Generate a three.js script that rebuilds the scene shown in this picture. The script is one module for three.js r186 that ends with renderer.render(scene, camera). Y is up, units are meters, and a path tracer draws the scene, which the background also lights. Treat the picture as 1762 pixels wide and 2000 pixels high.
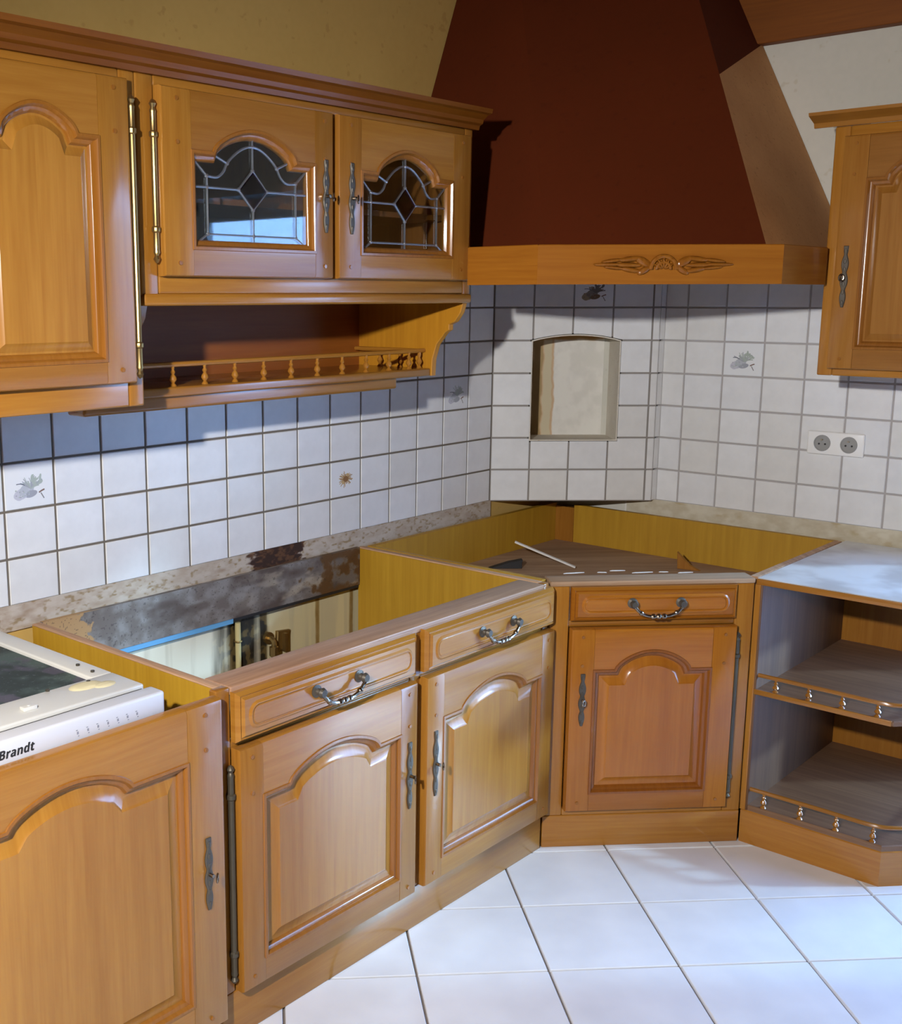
import * as THREE from 'three';
import { mergeGeometries, toCreasedNormals } from 'three/addons/utils/BufferGeometryUtils.js';
import { RoundedBoxGeometry } from 'three/addons/geometries/RoundedBoxGeometry.js';
import { TextGeometry } from 'three/addons/geometries/TextGeometry.js';
import { FontLoader } from 'three/addons/loaders/FontLoader.js';

// Lengths are counted in wall-tile widths (U metres); heights are counted from the lower edge of the wall tiles, H0 above the floor.
const U = 0.12, H0 = 6.03, TH = 0.824;
const V = (x, y, z) => new THREE.Vector3(U * x, U * (y + H0), U * z);

// ---------------------------------------------------------------- camera, sky, sun, exposure
const scene = new THREE.Scene();
const renderer = new THREE.WebGLRenderer({ antialias: true });
renderer.toneMapping = THREE.LinearToneMapping;
renderer.toneMappingExposure = 1.0;
renderer.shadowMap.enabled = true;

const camera = new THREE.PerspectiveCamera(2 * Math.atan(1000 / 2223.18) * 180 / Math.PI, 1762 / 2000, 0.05, 60);
{
  const yaw = -0.7569, pitch = 0.1925, roll = -0.0019;
  const fwd = new THREE.Vector3(Math.sin(yaw) * Math.cos(pitch), -Math.sin(pitch), -Math.cos(yaw) * Math.cos(pitch));
  const right = new THREE.Vector3(Math.cos(yaw), 0, Math.sin(yaw));
  const up = new THREE.Vector3().crossVectors(right, fwd);
  const r2 = right.clone().multiplyScalar(Math.cos(roll)).addScaledVector(up, Math.sin(roll));
  const u2 = right.clone().multiplyScalar(-Math.sin(roll)).addScaledVector(up, Math.cos(roll));
  camera.position.copy(V(17.007, 5.232, 27.005));
  camera.quaternion.setFromRotationMatrix(new THREE.Matrix4().makeBasis(r2, u2, fwd.clone().negate()));
  camera.setViewOffset(1762, 2000, 881 - 649.6, 1000 - 1011.6, 1762, 2000);
  camera.updateProjectionMatrix();
}
{ // hazy daylight sky, the same all round, a little brighter towards the horizon
  const w = 32, h = 64, d = new Float32Array(w * h * 4);
  for (let j = 0; j < h; j++) {
    const e = ((j + 0.5) / h - 0.5) * Math.PI, t = Math.max(0, Math.sin(e));
    const c = e < 0 ? [2.6, 4.0, 6.4] : [4.8 - 2.4 * t, 9.0 - 3.8 * t, 17.5 - 5.4 * t];
    for (let i = 0; i < w; i++) d.set([...c, 1], (j * w + i) * 4);
  }
  const sky = new THREE.DataTexture(d, w, h, THREE.RGBAFormat, THREE.FloatType);
  sky.mapping = THREE.EquirectangularReflectionMapping; sky.magFilter = THREE.LinearFilter; sky.needsUpdate = true;
  scene.background = sky;
}
{ // low sun entering through the glazed door on the right
  const sun = new THREE.DirectionalLight(new THREE.Color().setRGB(0.45, 0.72, 1.0), 4);
  const aim = V(8, -2, 6);
  sun.position.copy(aim).add(new THREE.Vector3(1, 0.46, -0.94).multiplyScalar(5));
  sun.target.position.copy(aim);
  sun.castShadow = true; sun.shadow.radius = 6;
  Object.assign(sun.shadow.camera, { left: -4, right: 4, top: 4, bottom: -4, near: 0.1, far: 14 });
  sun.shadow.mapSize.set(2048, 2048);
  scene.add(sun, sun.target);
}

// ---------------------------------------------------------------- noise and textures
let seed = 7;
const rnd = () => { seed = (seed * 1664525 + 1013904223) >>> 0; return seed / 4294967296; };
const hash = (x, y, s) => { let h = (x * 374761393 + y * 668265263 + s * 974634777) | 0; h = Math.imul(h ^ (h >>> 13), 1274126177); h ^= h >>> 16; return (h >>> 0) / 4294967296; };
function noise(x, y, px, py, s) { // value noise that repeats after px, py cells
  const xi = Math.floor(x), yi = Math.floor(y), fx = x - xi, fy = y - yi, m = (a, n) => ((a % n) + n) % n;
  const a = hash(m(xi, px), m(yi, py), s), b = hash(m(xi + 1, px), m(yi, py), s), c = hash(m(xi, px), m(yi + 1, py), s), d = hash(m(xi + 1, px), m(yi + 1, py), s);
  const u = fx * fx * (3 - 2 * fx), v = fy * fy * (3 - 2 * fy);
  return a + (b - a) * u + (c - a) * v + (a - b - c + d) * u * v;
}
const fbm = (x, y, px, py, s, n = 4) => { let t = 0, a = 0.5, k = 1; for (let i = 0; i < n; i++) { t += a * noise(x * k, y * k, px * k, py * k, s + i); a *= 0.5; k *= 2; } return t / (1 - Math.pow(0.5, n)); };
const clamp = (v, a = 0, b = 1) => Math.min(b, Math.max(a, v));
const mix = (a, b, t) => a.map((v, i) => v + (b[i] - v) * t);
const step = (a, b, v) => { const t = clamp((v - a) / (b - a)); return t * t * (3 - 2 * t); };
function texture(w, h, f, srgb = true) { // f(u, v, x, y) -> [r, g, b] 0..1
  const d = new Uint8Array(w * h * 4);
  for (let y = 0; y < h; y++) for (let x = 0; x < w; x++) {
    const c = f((x + 0.5) / w, (y + 0.5) / h, x, y), o = (y * w + x) * 4;
    d[o] = clamp(c[0]) * 255; d[o + 1] = clamp(c[1]) * 255; d[o + 2] = clamp(c[2]) * 255; d[o + 3] = 255;
  }
  const t = new THREE.DataTexture(d, w, h);
  t.wrapS = t.wrapT = THREE.RepeatWrapping; t.magFilter = THREE.LinearFilter; t.minFilter = THREE.LinearMipmapLinearFilter; t.generateMipmaps = true;
  if (srgb) t.colorSpace = THREE.SRGBColorSpace;
  t.needsUpdate = true; return t;
}
const span = (t, sx, sy) => { const c = t.clone(); c.repeat.set(1 / sx, 1 / sy); c.needsUpdate = true; return c; };
// varnished wood: long grain along v, glued boards of slightly different tone across u
function woodTexture(s, light, dark, strips, contrast) {
  return texture(384, 768, (u, v) => {
    const k = Math.floor(u * strips), tone = (hash(k, s, 3) - 0.5) * contrast;
    const shift = hash(k, s, 9) * 40;
    const w = noise(u * 6, v * 3 + shift, 6, 3, s) * 0.5;
    const grain = fbm(u * 48 + w * 3, v * 4 + shift, 48, 4, s + 11, 4);
    const fine = noise(u * 190, v * 24, 190, 24, s + 21);
    const cloud = fbm(u * 3, v * 3, 3, 3, s + 31, 3);
    const t = clamp(0.5 + (grain - 0.5) * 0.9 + (fine - 0.5) * 0.25 + (cloud - 0.5) * 0.4 + tone);
    return mix(dark, light, t);
  });
}
const honeyTex = woodTexture(2, [0.67, 0.465, 0.18], [0.575, 0.37, 0.115], 5, 0.4);
const plainTex = woodTexture(5, [0.66, 0.455, 0.175], [0.575, 0.37, 0.115], 1, 0);
const veneerTex = woodTexture(8, [0.735, 0.57, 0.16], [0.655, 0.485, 0.105], 3, 0.25);
const dullTex = woodTexture(12, [0.62, 0.50, 0.40], [0.47, 0.35, 0.26], 4, 0.3);
const M = {};
const std = (o) => new THREE.MeshStandardMaterial(o);
const phy = (o) => new THREE.MeshPhysicalMaterial(o);
const lin = (r, g, b) => new THREE.Color().setRGB(r, g, b);
const varnish = { roughness: 0.45, specularIntensity: 0.25, clearcoat: 0.95, clearcoatRoughness: 0.18 };
M.wood = [0, 1, 2].map((i) => phy({ map: span(plainTex, 0.3, 0.7), color: lin(...[[1, 1, 1], [0.86, 0.82, 0.8], [1.06, 1.04, 1.0]][i]), ...varnish }));
const tinted = (m, c) => { const k = m.clone(); k.color.multiply(lin(...c)); return k; };
M.panel = phy({ map: span(honeyTex, 0.42, 0.9), ...varnish });
M.mould = phy({ map: span(plainTex, 0.2, 0.6), color: lin(0.8, 0.7, 0.62), ...varnish });
M.cornice = phy({ map: span(plainTex, 0.25, 0.7), color: lin(0.52, 0.38, 0.22), ...varnish, clearcoat: 0.25 });
M.veneer = std({ map: span(veneerTex, 0.4, 0.9), roughness: 0.5 });
M.board = std({ map: span(dullTex, 0.35, 0.8), color: lin(0.64, 0.56, 0.46), roughness: 0.55 });
M.inner = std({ map: span(plainTex, 0.4, 0.8), color: lin(0.8, 0.55, 0.34), roughness: 0.6 });
M.dust = std({ map: span(dullTex, 0.35, 0.8), color: lin(1.4, 1.5, 1.45), roughness: 0.85 });
M.rawEdge = std({ map: span(dullTex, 0.1, 0.3), color: lin(2.0, 2.05, 2.0), roughness: 0.8 });
M.melamine = phy({ color: lin(0.8, 0.82, 0.84), roughness: 0.35, map: texture(256, 256, (u, v) => { const n = fbm(u * 10, v * 10, 10, 10, 61, 4); return mix([0.82, 0.8, 0.78], [0.98, 0.98, 0.97], step(0.25, 0.7, n)); }) });
M.pewter = std({ color: lin(0.11, 0.095, 0.075), metalness: 0.6, roughness: 0.5 });
M.bright = std({ color: lin(0.30, 0.25, 0.19), metalness: 1, roughness: 0.24 });
M.brass = std({ color: lin(0.36, 0.25, 0.10), metalness: 0.95, roughness: 0.42 });
M.darkSteel = std({ color: lin(0.10, 0.085, 0.06), metalness: 0.7, roughness: 0.5 });
M.lead = std({ color: lin(0.34, 0.34, 0.36), metalness: 0.8, roughness: 0.38 });
M.glass = phy({ color: lin(0.8, 0.86, 0.88), transmission: 1, thickness: 0, roughness: 0.02, ior: 1.5 });
M.violetGlass = phy({ color: lin(0.22, 0.16, 0.28), transmission: 1, thickness: 0, roughness: 0.02, ior: 1.5 });
M.doorGlass = phy({ color: lin(1, 1, 1), transmission: 1, thickness: 0, roughness: 0, ior: 1.5 });
const tileSpeck = (s, a, b) => texture(128, 128, (u, v) => mix(a, b, fbm(u * 6, v * 6, 6, 6, s, 3)));
const tileTex = tileSpeck(40, [0.88, 0.88, 0.88], [0.925, 0.925, 0.925]);
const tileBump = texture(128, 128, (u, v) => { const n = fbm(u * 3, v * 3, 3, 3, 44, 3); return [n, n, n]; }, false);
M.tile = [[0.93, 0.945, 0.96], [0.97, 0.985, 0.995], [0.91, 0.91, 0.89], [0.94, 0.945, 0.94]].map((c) => phy({ map: span(tileTex, 0.15, 0.15), color: lin(...c), roughness: 0.3, bumpMap: span(tileBump, 0.18, 0.18), bumpScale: 0.0009 }));
M.grout = std({ color: lin(0.16, 0.135, 0.105), roughness: 0.95 });
M.groutPale = std({ color: lin(0.4, 0.38, 0.37), roughness: 0.95 });
M.groutLight = std({ color: lin(0.27, 0.25, 0.23), roughness: 0.95 });
const plasterTex = (s, a, b, c) => texture(512, 512, (u, v) => {
  const n = fbm(u * 5, v * 5, 5, 5, s, 5), f = noise(u * 120, v * 120, 120, 120, s + 9), sp = fbm(u * 60, v * 60, 60, 60, s + 17, 3);
  let k = mix(a, b, clamp(0.5 + (n - 0.5) * 1.2 + (f - 0.5) * 0.25)); return mix(k, c, step(0.74, 0.82, sp) * 0.35);
});
M.ochreWall = std({ map: span(plasterTex(70, [0.77, 0.63, 0.345], [0.82, 0.68, 0.39], [0.66, 0.51, 0.25]), 1.3, 1.3), roughness: 0.9 });
M.creamWall = std({ map: span(plasterTex(80, [0.79, 0.785, 0.74], [0.84, 0.83, 0.785], [0.73, 0.69, 0.60]), 1.3, 1.3), roughness: 0.9 });
M.hoodRed = phy({ map: span(plasterTex(90, [0.325, 0.13, 0.035], [0.35, 0.14, 0.04], [0.29, 0.11, 0.03]), 0.9, 0.9), roughness: 0.95, specularIntensity: 0.3 });
M.hoodCream = std({ map: span(plasterTex(95, [0.74, 0.54, 0.335], [0.82, 0.62, 0.40], [0.58, 0.40, 0.22]), 0.5, 0.5), roughness: 0.85 });
M.ceiling = std({ map: span(plainTex, 0.4, 1.2), color: lin(0.6, 0.45, 0.35), roughness: 0.8 });
M.floorTile = [[0.9, 0.91, 0.93], [0.87, 0.88, 0.9], [0.92, 0.93, 0.94]].map((c, i) => phy({ map: span(tileSpeck(50 + i, [0.88, 0.88, 0.885], [0.955, 0.955, 0.955]), 0.5, 0.5), color: lin(...c), roughness: 0.28 }));
M.floorJoint = std({ color: lin(0.20, 0.17, 0.15), roughness: 0.95 });
M.white = phy({ color: lin(0.64, 0.625, 0.57), roughness: 0.32 });
M.black = std({ color: lin(0.015, 0.015, 0.016), roughness: 0.6 });
M.socket = std({ color: lin(0.30, 0.30, 0.29), roughness: 0.5 });
M.pin = std({ color: lin(0.55, 0.5, 0.42), metalness: 1, roughness: 0.3 });
M.chalk = std({ color: lin(0.74, 0.72, 0.67), roughness: 0.95 });
M.bluePlastic = std({ color: lin(0.13, 0.36, 0.62), roughness: 0.5 });

// ---------------------------------------------------------------- geometry helpers (unit coordinates, scaled by U in obj)
const box = (x0, x1, y0, y1, z0, z1) => new THREE.BoxGeometry(x1 - x0, y1 - y0, z1 - z0).translate((x0 + x1) / 2, (y0 + y1) / 2, (z0 + z1) / 2);
const rbox = (x0, x1, y0, y1, z0, z1, r = 0.03) => new RoundedBoxGeometry(x1 - x0, y1 - y0, z1 - z0, 2, Math.min(r, (x1 - x0) / 2.05, (y1 - y0) / 2.05, (z1 - z0) / 2.05)).translate((x0 + x1) / 2, (y0 + y1) / 2, (z0 + z1) / 2);
const cyl = (r0, r1, h, n = 14) => new THREE.CylinderGeometry(r0, r1, h, n);
const lathe = (pts, n = 14) => new THREE.LatheGeometry(pts.map((p) => new THREE.Vector2(p[0], p[1])), n);
const tube = (pts, r, seg = 24, n = 8, closed = false) => new THREE.TubeGeometry(new THREE.CatmullRomCurve3(pts.map((p) => new THREE.Vector3(...p)), closed), seg, r, n, closed);
function slab(poly, z0, z1, ch = 0) { // prism of a counter-clockwise polygon in x, y between z0 and z1, front edge chamfered by ch
  const rings = ch ? [[0, z0], [0, z1 - ch], [ch, z1]] : [[0, z0], [0, z1]];
  const g = [ring(poly, rings), cap(offset(poly, ch), z1, true), cap(poly, z0, false)];
  return mergeGeometries(g);
}
function offset(poly, d) { // inward offset with mitres
  if (!d) return poly.map((p) => [...p]);
  const n = poly.length;
  return poly.map((p, i) => {
    const a = poly[(i + n - 1) % n], b = poly[(i + 1) % n];
    let e1 = [p[0] - a[0], p[1] - a[1]], e2 = [b[0] - p[0], b[1] - p[1]];
    const l1 = Math.hypot(...e1) || 1, l2 = Math.hypot(...e2) || 1; e1 = [e1[0] / l1, e1[1] / l1]; e2 = [e2[0] / l2, e2[1] / l2];
    const n1 = [-e1[1], e1[0]], n2 = [-e2[1], e2[0]];
    let m = [n1[0] + n2[0], n1[1] + n2[1]]; const l = Math.hypot(...m) || 1; m = [m[0] / l, m[1] / l];
    const k = d / Math.max(0.45, m[0] * n1[0] + m[1] * n1[1]);
    return [p[0] + m[0] * k, p[1] + m[1] * k];
  });
}
function ring(poly, prof) { // walls between inward offsets of a polygon: prof = [[inset, z], ...]
  const L = prof.map(([d, z]) => offset(poly, d).map((p) => [p[0], p[1], z])), pos = [];
  for (let k = 0; k + 1 < L.length; k++) for (let i = 0; i < poly.length; i++) {
    const j = (i + 1) % poly.length, a = L[k][i], b = L[k][j], c = L[k + 1][j], d = L[k + 1][i];
    pos.push(...a, ...b, ...c, ...a, ...c, ...d);
  }
  return raw(pos);
}
function member(poly, h, w, T, e, sides) { // flat piece whose edges on the door's outline (l, r, t, b) are rounded over
  const loop = (k, z) => poly.map(([x, y]) => [sides.l && x < 1e-6 ? k : sides.r && x > w - 1e-6 ? w - k : x, sides.b && y < 1e-6 ? k : sides.t && y > h - 1e-6 ? h - k : y, z]);
  const L = [loop(0, 0), loop(0, T - e), loop(e * 0.3, T - e * 0.3), loop(e, T)], pos = [];
  for (let q = 0; q + 1 < L.length; q++) for (let i = 0; i < poly.length; i++) { const j = (i + 1) % poly.length, a = L[q][i], b = L[q][j], c = L[q + 1][j], d = L[q + 1][i]; pos.push(...a, ...b, ...c, ...a, ...c, ...d); }
  return mergeGeometries([raw(pos), cap(L[3], T, true), cap(poly, 0, false)]);
}
function cap(poly, z, front) {
  const v = poly.map((p) => new THREE.Vector2(p[0], p[1])), pos = [];
  for (const [a, b, c] of THREE.ShapeUtils.triangulateShape(v, [])) for (const i of front ? [a, b, c] : [a, c, b]) pos.push(v[i].x, v[i].y, z);
  return raw(pos);
}
function raw(pos) {
  const g = new THREE.BufferGeometry();
  g.setAttribute('position', new THREE.Float32BufferAttribute(pos, 3));
  g.setAttribute('uv', new THREE.Float32BufferAttribute(new Float32Array(pos.length / 3 * 2), 2));
  g.computeVertexNormals(); return g;
}
const quad = (a, b, c, d) => raw([...a, ...b, ...c, ...a, ...c, ...d]);
function boxUV(g, grain, off) { // uv in metres, v along the grain axis
  const p = g.attributes.position, uv = new Float32Array(p.count * 2), A = new THREE.Vector3(), B = new THREE.Vector3(), C = new THREE.Vector3();
  for (let i = 0; i < p.count; i += 3) {
    A.fromBufferAttribute(p, i); B.fromBufferAttribute(p, i + 1).sub(A); C.fromBufferAttribute(p, i + 2).sub(A); B.cross(C);
    const n = [Math.abs(B.x), Math.abs(B.y), Math.abs(B.z)], ax = n.indexOf(Math.max(...n));
    const rest = [0, 1, 2].filter((k) => k !== ax), va = rest.includes(grain) ? grain : rest[1], ua = rest.find((k) => k !== va);
    for (let k = 0; k < 3; k++) { uv[(i + k) * 2] = p.getComponent(i + k, ua) + off[0]; uv[(i + k) * 2 + 1] = p.getComponent(i + k, va) + off[1]; }
  }
  g.setAttribute('uv', new THREE.BufferAttribute(uv, 2)); return g;
}
const names = {};
const numbered = (n) => { const k = names[n] = (names[n] ?? -1) + 1; return k ? n + '_' + String(k).padStart(3, '0') : n; };
const AX = { x: 0, y: 1, z: 2 };
function prep(geos, { grain = 'y', keepUV = false, crease = 0.5, off } = {}) {
  let g = [].concat(geos).map((q) => { const r = q.index ? q.toNonIndexed() : q; for (const k of Object.keys(r.attributes)) if (!['position', 'normal', 'uv'].includes(k)) r.deleteAttribute(k); return r; });
  g = g.length > 1 ? mergeGeometries(g) : g[0];
  g.scale(U, U, U);
  if (!keepUV) boxUV(g, AX[grain], off ?? [rnd(), rnd()]);
  return crease ? toCreasedNormals(g, crease) : g;
}
function obj(name, geos, mat, parent, o = {}) {
  const m = new THREE.Mesh(geos.isReady ? geos : prep(geos, o), mat);
  m.castShadow = m.receiveShadow = true; m.name = parent === scene ? numbered(name) : name; parent.add(m);
  if (o.label) m.userData.label = o.label;
  return m;
}
const group = (name, parent) => { const g = new THREE.Group(); g.name = name; parent.add(g); return g; };
function thing(name, label, category, pos, turn = 0, grp) {
  const o = new THREE.Group(); o.name = numbered(name); o.position.copy(pos); o.rotation.y = turn; scene.add(o);
  o.userData = { label, category }; if (grp) o.userData.group = grp; return o;
}
function structure(name, label) { const o = new THREE.Group(); o.name = name; o.userData = { kind: 'structure', label, category: name.split('_')[0] }; scene.add(o); return o; }
const at = (o, x, y, z) => { o.position.set(x * U, y * U, z * U); return o; };

// ---------------------------------------------------------------- room shell
const RX = 27, RZ = 36, TOP = 14.5, D0 = 11.75, D1 = 23, DT = 8.6, WT = 2.0; // door opening D0..D1 up to DT, wall thickness
const SY = H0; // geometry of the shell is written with heights above the floor
{ // floor: diagonal square tiles on a dark bed
  const f = structure('floor', 'glossy white square floor tiles laid diagonally with dark joints');
  obj('joint_bed', box(-WT, RX + WT, -1, -0.05, -WT, RZ + WT), M.floorJoint, f);
  const au = Math.atan2(-1.65, 1.55), uu = [Math.cos(au), Math.sin(au)], vv = [-uu[1], uu[0]], Lu = 2.262, Lv = 2.075, o = [7.68, 8.68];
  const clip = (p, ax, lim, sgn) => { const r = []; p.forEach((a, i) => { const b = p[(i + 1) % p.length], da = sgn * (lim - a[ax]), db = sgn * (lim - b[ax]); if (da >= 0) r.push(a); if (da * db < 0) { const t = da / (da - db); r.push([a[0] + (b[0] - a[0]) * t, a[1] + (b[1] - a[1]) * t]); } }); return r; };
  const gap = 0.022;
  for (let i = -14; i < 16; i++) for (let j = -8; j < 16; j++) {
    let p = [[i + 0, j], [i + 1, j], [i + 1, j + 1], [i, j + 1]].map(([a, b], k) => { const x = (a * Lu) + (k === 1 || k === 2 ? -gap : gap), y = (b * Lv) + (k > 1 ? -gap : gap); return [o[0] + uu[0] * x + vv[0] * y, o[1] + uu[1] * x + vv[1] * y]; });
    p = clip(p, 0, 0, -1); if (p.length < 3) continue; p = clip(p, 0, RX, 1); if (p.length < 3) continue; p = clip(p, 1, 0, -1); if (p.length < 3) continue; p = clip(p, 1, RZ, 1); if (p.length < 3) continue;
    const area = p.reduce((s, a, k) => { const b = p[(k + 1) % p.length]; return s + a[0] * b[1] - a[1] * b[0]; }, 0) / 2; if (Math.abs(area) < 0.05) continue;
    const q = p.map(([x, z]) => [x, -z]); if (area > 0) q.reverse();
    obj('floor_tile', slab(q, -0.06, 0, 0.012).rotateX(-Math.PI / 2), M.floorTile[Math.floor(rnd() * 3)], f, { crease: 0 });
  }
}
const shell = (name, label, geos, mat) => { const s = structure(name, label); obj('plaster', geos, mat, s); return s; };
const wallLeft = shell('wall_left', 'ochre plaster wall above the row of cabinets with white tiled splashback', box(-WT, -0.06, 0, TOP + SY, -WT, RZ + WT), M.ochreWall);
const wallBack = shell('wall_back', 'cream plaster wall with white tiled splashback on the right', [box(-0.06, D0, 0, TOP + SY, -WT, -0.06), box(D1, RX + WT, 0, TOP + SY, -WT, -0.06), box(D0, D1, DT + SY, TOP + SY, -WT, -0.06)], M.creamWall);
shell('wall_right', 'dark red plaster wall', box(RX, RX + WT, 0, TOP + SY, -0.06, RZ + WT), M.hoodRed);
shell('wall_front', 'dark red plaster wall', box(-0.06, RX, 0, TOP + SY, RZ, RZ + WT), M.hoodRed);
shell('ceiling', 'brown boarded ceiling', box(-WT, RX + WT, TOP + SY, TOP + SY + 1, -WT, RZ + WT), M.ceiling);
{ const b = structure('trim_1', 'brown timber beam along the top of the cream wall beside the hood'); obj('beam', rbox(4.3, 20, 10.86 + SY, 12.9 + SY, -0.06, 0.28, 0.03), phy({ map: span(plainTex, 0.3, 0.8), color: lin(0.62, 0.42, 0.2), roughness: 0.7 }), b, { grain: 'x' }); }
{ // glazed door to the terrace, outside the frame on the right
  const d = structure('door_1', 'white framed glazed terrace door'), n = 1, w = (D1 - D0) / n;
  obj('door_frame', [box(D0, D0 + 0.3, 0, DT + SY, -1.7, -1.3), box(D1 - 0.3, D1, 0, DT + SY, -1.7, -1.3), box(D0, D1, DT + SY - 0.3, DT + SY, -1.7, -1.3)], M.white, d);
  for (let i = 0; i < n; i++) {
    const a = D0 + i * w + (i ? 0 : 0.3), b = D0 + (i + 1) * w - (i === n - 1 ? 0.3 : 0);
    obj('leaf_frame', [box(a, a + 0.35, 0, DT + SY - 0.3, -1.65, -1.35), box(b - 0.35, b, 0, DT + SY - 0.3, -1.65, -1.35), box(a + 0.35, b - 0.35, 0, 0.6, -1.65, -1.35), box(a + 0.35, b - 0.35, DT + SY - 0.7, DT + SY - 0.3, -1.65, -1.35)], M.white, d);
    obj('pane', box(a + 0.33, b - 0.33, 0.58, DT + SY - 0.68, -1.53, -1.49), M.doorGlass, d);
  }
  const t = structure('terrace', 'pale terrace outside the glazed door'); obj('slab', box(-20, 60, -1.2, -0.1, -70, -WT), std({ color: lin(0.42, 0.42, 0.42), roughness: 0.9 }), t);
}
// ---------------------------------------------------------------- wall tiles
const tileGeo = (w, h) => prep(slab([[0, 0], [w, 0], [w, h], [0, h]], -0.05, 0, 0.012), { crease: 0 });
const G = 0.021; // half joint
const fullTile = tileGeo(1 - 2 * G, TH - 2 * G); fullTile.isReady = true;
function tilePoly(poly, parent, pos, turn, m) { const t = obj('wall_tile', slab(poly, -0.05, 0, 0.012), m ?? M.tile[Math.floor(rnd() * 4)], parent, { crease: 0 }); t.position.copy(pos); t.rotation.y = turn; return t; }
function fullTileAt(parent, pos, turn, m) { const t = obj('wall_tile', fullTile, m ?? M.tile[Math.floor(rnd() * 4)], parent); t.position.copy(pos); t.rotation.y = turn; return t; }
// printed tiles: small painted bunches of vegetables and herbs
function printedTile(kind) {
  const c = document.createElement('canvas'); c.width = 256; c.height = 212; const x = c.getContext('2d');
  x.fillStyle = 'rgb(231,232,233)'; x.fillRect(0, 0, 256, 212);
  let s = kind * 97 + 5; const r = () => { s = (s * 1103515245 + 12345) & 0x7fffffff; return s / 0x7fffffff; };
  const stroke = (x0, y0, x1, y1, bend, col, w) => { x.strokeStyle = col; x.lineWidth = w; x.beginPath(); x.moveTo(x0, y0); x.quadraticCurveTo((x0 + x1) / 2 + bend, (y0 + y1) / 2 - Math.abs(bend), x1, y1); x.stroke(); };
  const blob = (cx, cy, rx, ry, a, col) => { x.save(); x.translate(cx, cy); x.rotate(a); x.fillStyle = col; x.beginPath(); for (let i = 0; i <= 16; i++) { const t = i / 16 * 6.2832; x.lineTo(Math.cos(t) * rx, Math.sin(t) * ry); } x.fill(); x.restore(); };
  if (kind === 1) { // brown flower
    for (let i = 0; i < 34; i++) { const a = i / 34 * 6.283 + r() * 0.2, R = 30 + r() * 34; stroke(128, 108, 128 + Math.cos(a) * R * 1.1, 108 + Math.sin(a) * R * 0.85, (r() - 0.5) * 14, ['rgb(176,138,84)', 'rgb(150,112,62)', 'rgb(196,164,112)'][i % 3], 5); }
    blob(128, 108, 22, 18, 0, 'rgb(140,98,48)'); blob(146, 84, 13, 9, 0.5, 'rgb(196,164,110)'); blob(106, 128, 13, 9, 0.5, 'rgb(196,164,110)');
  } else {
    const dark = kind === 3;
    const P = dark ? ['rgb(128,124,118)', 'rgb(104,102,100)', 'rgb(150,138,118)', 'rgb(116,96,76)'] : ['rgb(184,188,194)', 'rgb(172,182,172)', 'rgb(198,197,206)', 'rgb(162,164,172)'];
    blob(88, 142, 46, 26, -0.3, P[2]); blob(112, 128, 42, 30, -0.5, P[0]); blob(134, 148, 34, 16, -0.2, P[3]); blob(72, 158, 20, 15, 0, P[2]);
    for (let i = 0; i < 22; i++) { const a = -2.6 + i * 0.11, R = 40 + r() * 44; stroke(136, 122, 136 + Math.cos(a) * R, 122 + Math.sin(a) * R * 0.85, (r() - 0.5) * 22, P[i % 2 ? 1 : 3], 3 + r() * 4); }
    for (let i = 0; i < 9; i++) blob(164 + (r() - 0.5) * 54, 86 + (r() - 0.5) * 46, 15, 6, r() * 3, P[1]);
    stroke(60, 96, 104, 104, 8, 'rgb(98,102,112)', 4); stroke(176, 146, 206, 134, 4, 'rgb(124,96,82)', 7); stroke(186, 148, 202, 176, 0, 'rgb(128,124,118)', 5);
    for (let i = 0; i < 26; i++) blob(96 + (r() - 0.5) * 80, 142 + (r() - 0.5) * 34, 4, 3, 0, P[i % 4]);
  }
  const t = new THREE.CanvasTexture(c); t.colorSpace = THREE.SRGBColorSpace; t.repeat.set(1 / (U * (1 - 2 * G)), 1 / (U * (TH - 2 * G))); t.magFilter = THREE.LinearFilter;
  const m = M.tile[1].clone(); m.map = t; m.color = lin(0.95, 0.965, 0.975); return m;
}
const printGeo = prep(slab([[0, 0], [1 - 2 * G, 0], [1 - 2 * G, TH - 2 * G], [0, TH - 2 * G]], -0.05, 0, 0.012), { crease: 0, off: [0, 0] }); printGeo.isReady = true;
const decor = { L16_2: 0, L8_1: 1, L4_3: 2, D2_6: 3, B1_4: 4 };
function wallTile(key, parent, pos, turn) {
  if (key in decor) { const t = obj('printed_tile', printGeo, printedTile(decor[key]), parent, { label: decor[key] === 1 ? 'tile printed with a brown flower' : 'tile printed with a grey green bunch of vegetables' }); t.position.copy(pos); t.rotation.y = turn; }
  else fullTileAt(parent, pos, turn);
}
const Q = Math.PI / 2;
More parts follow.
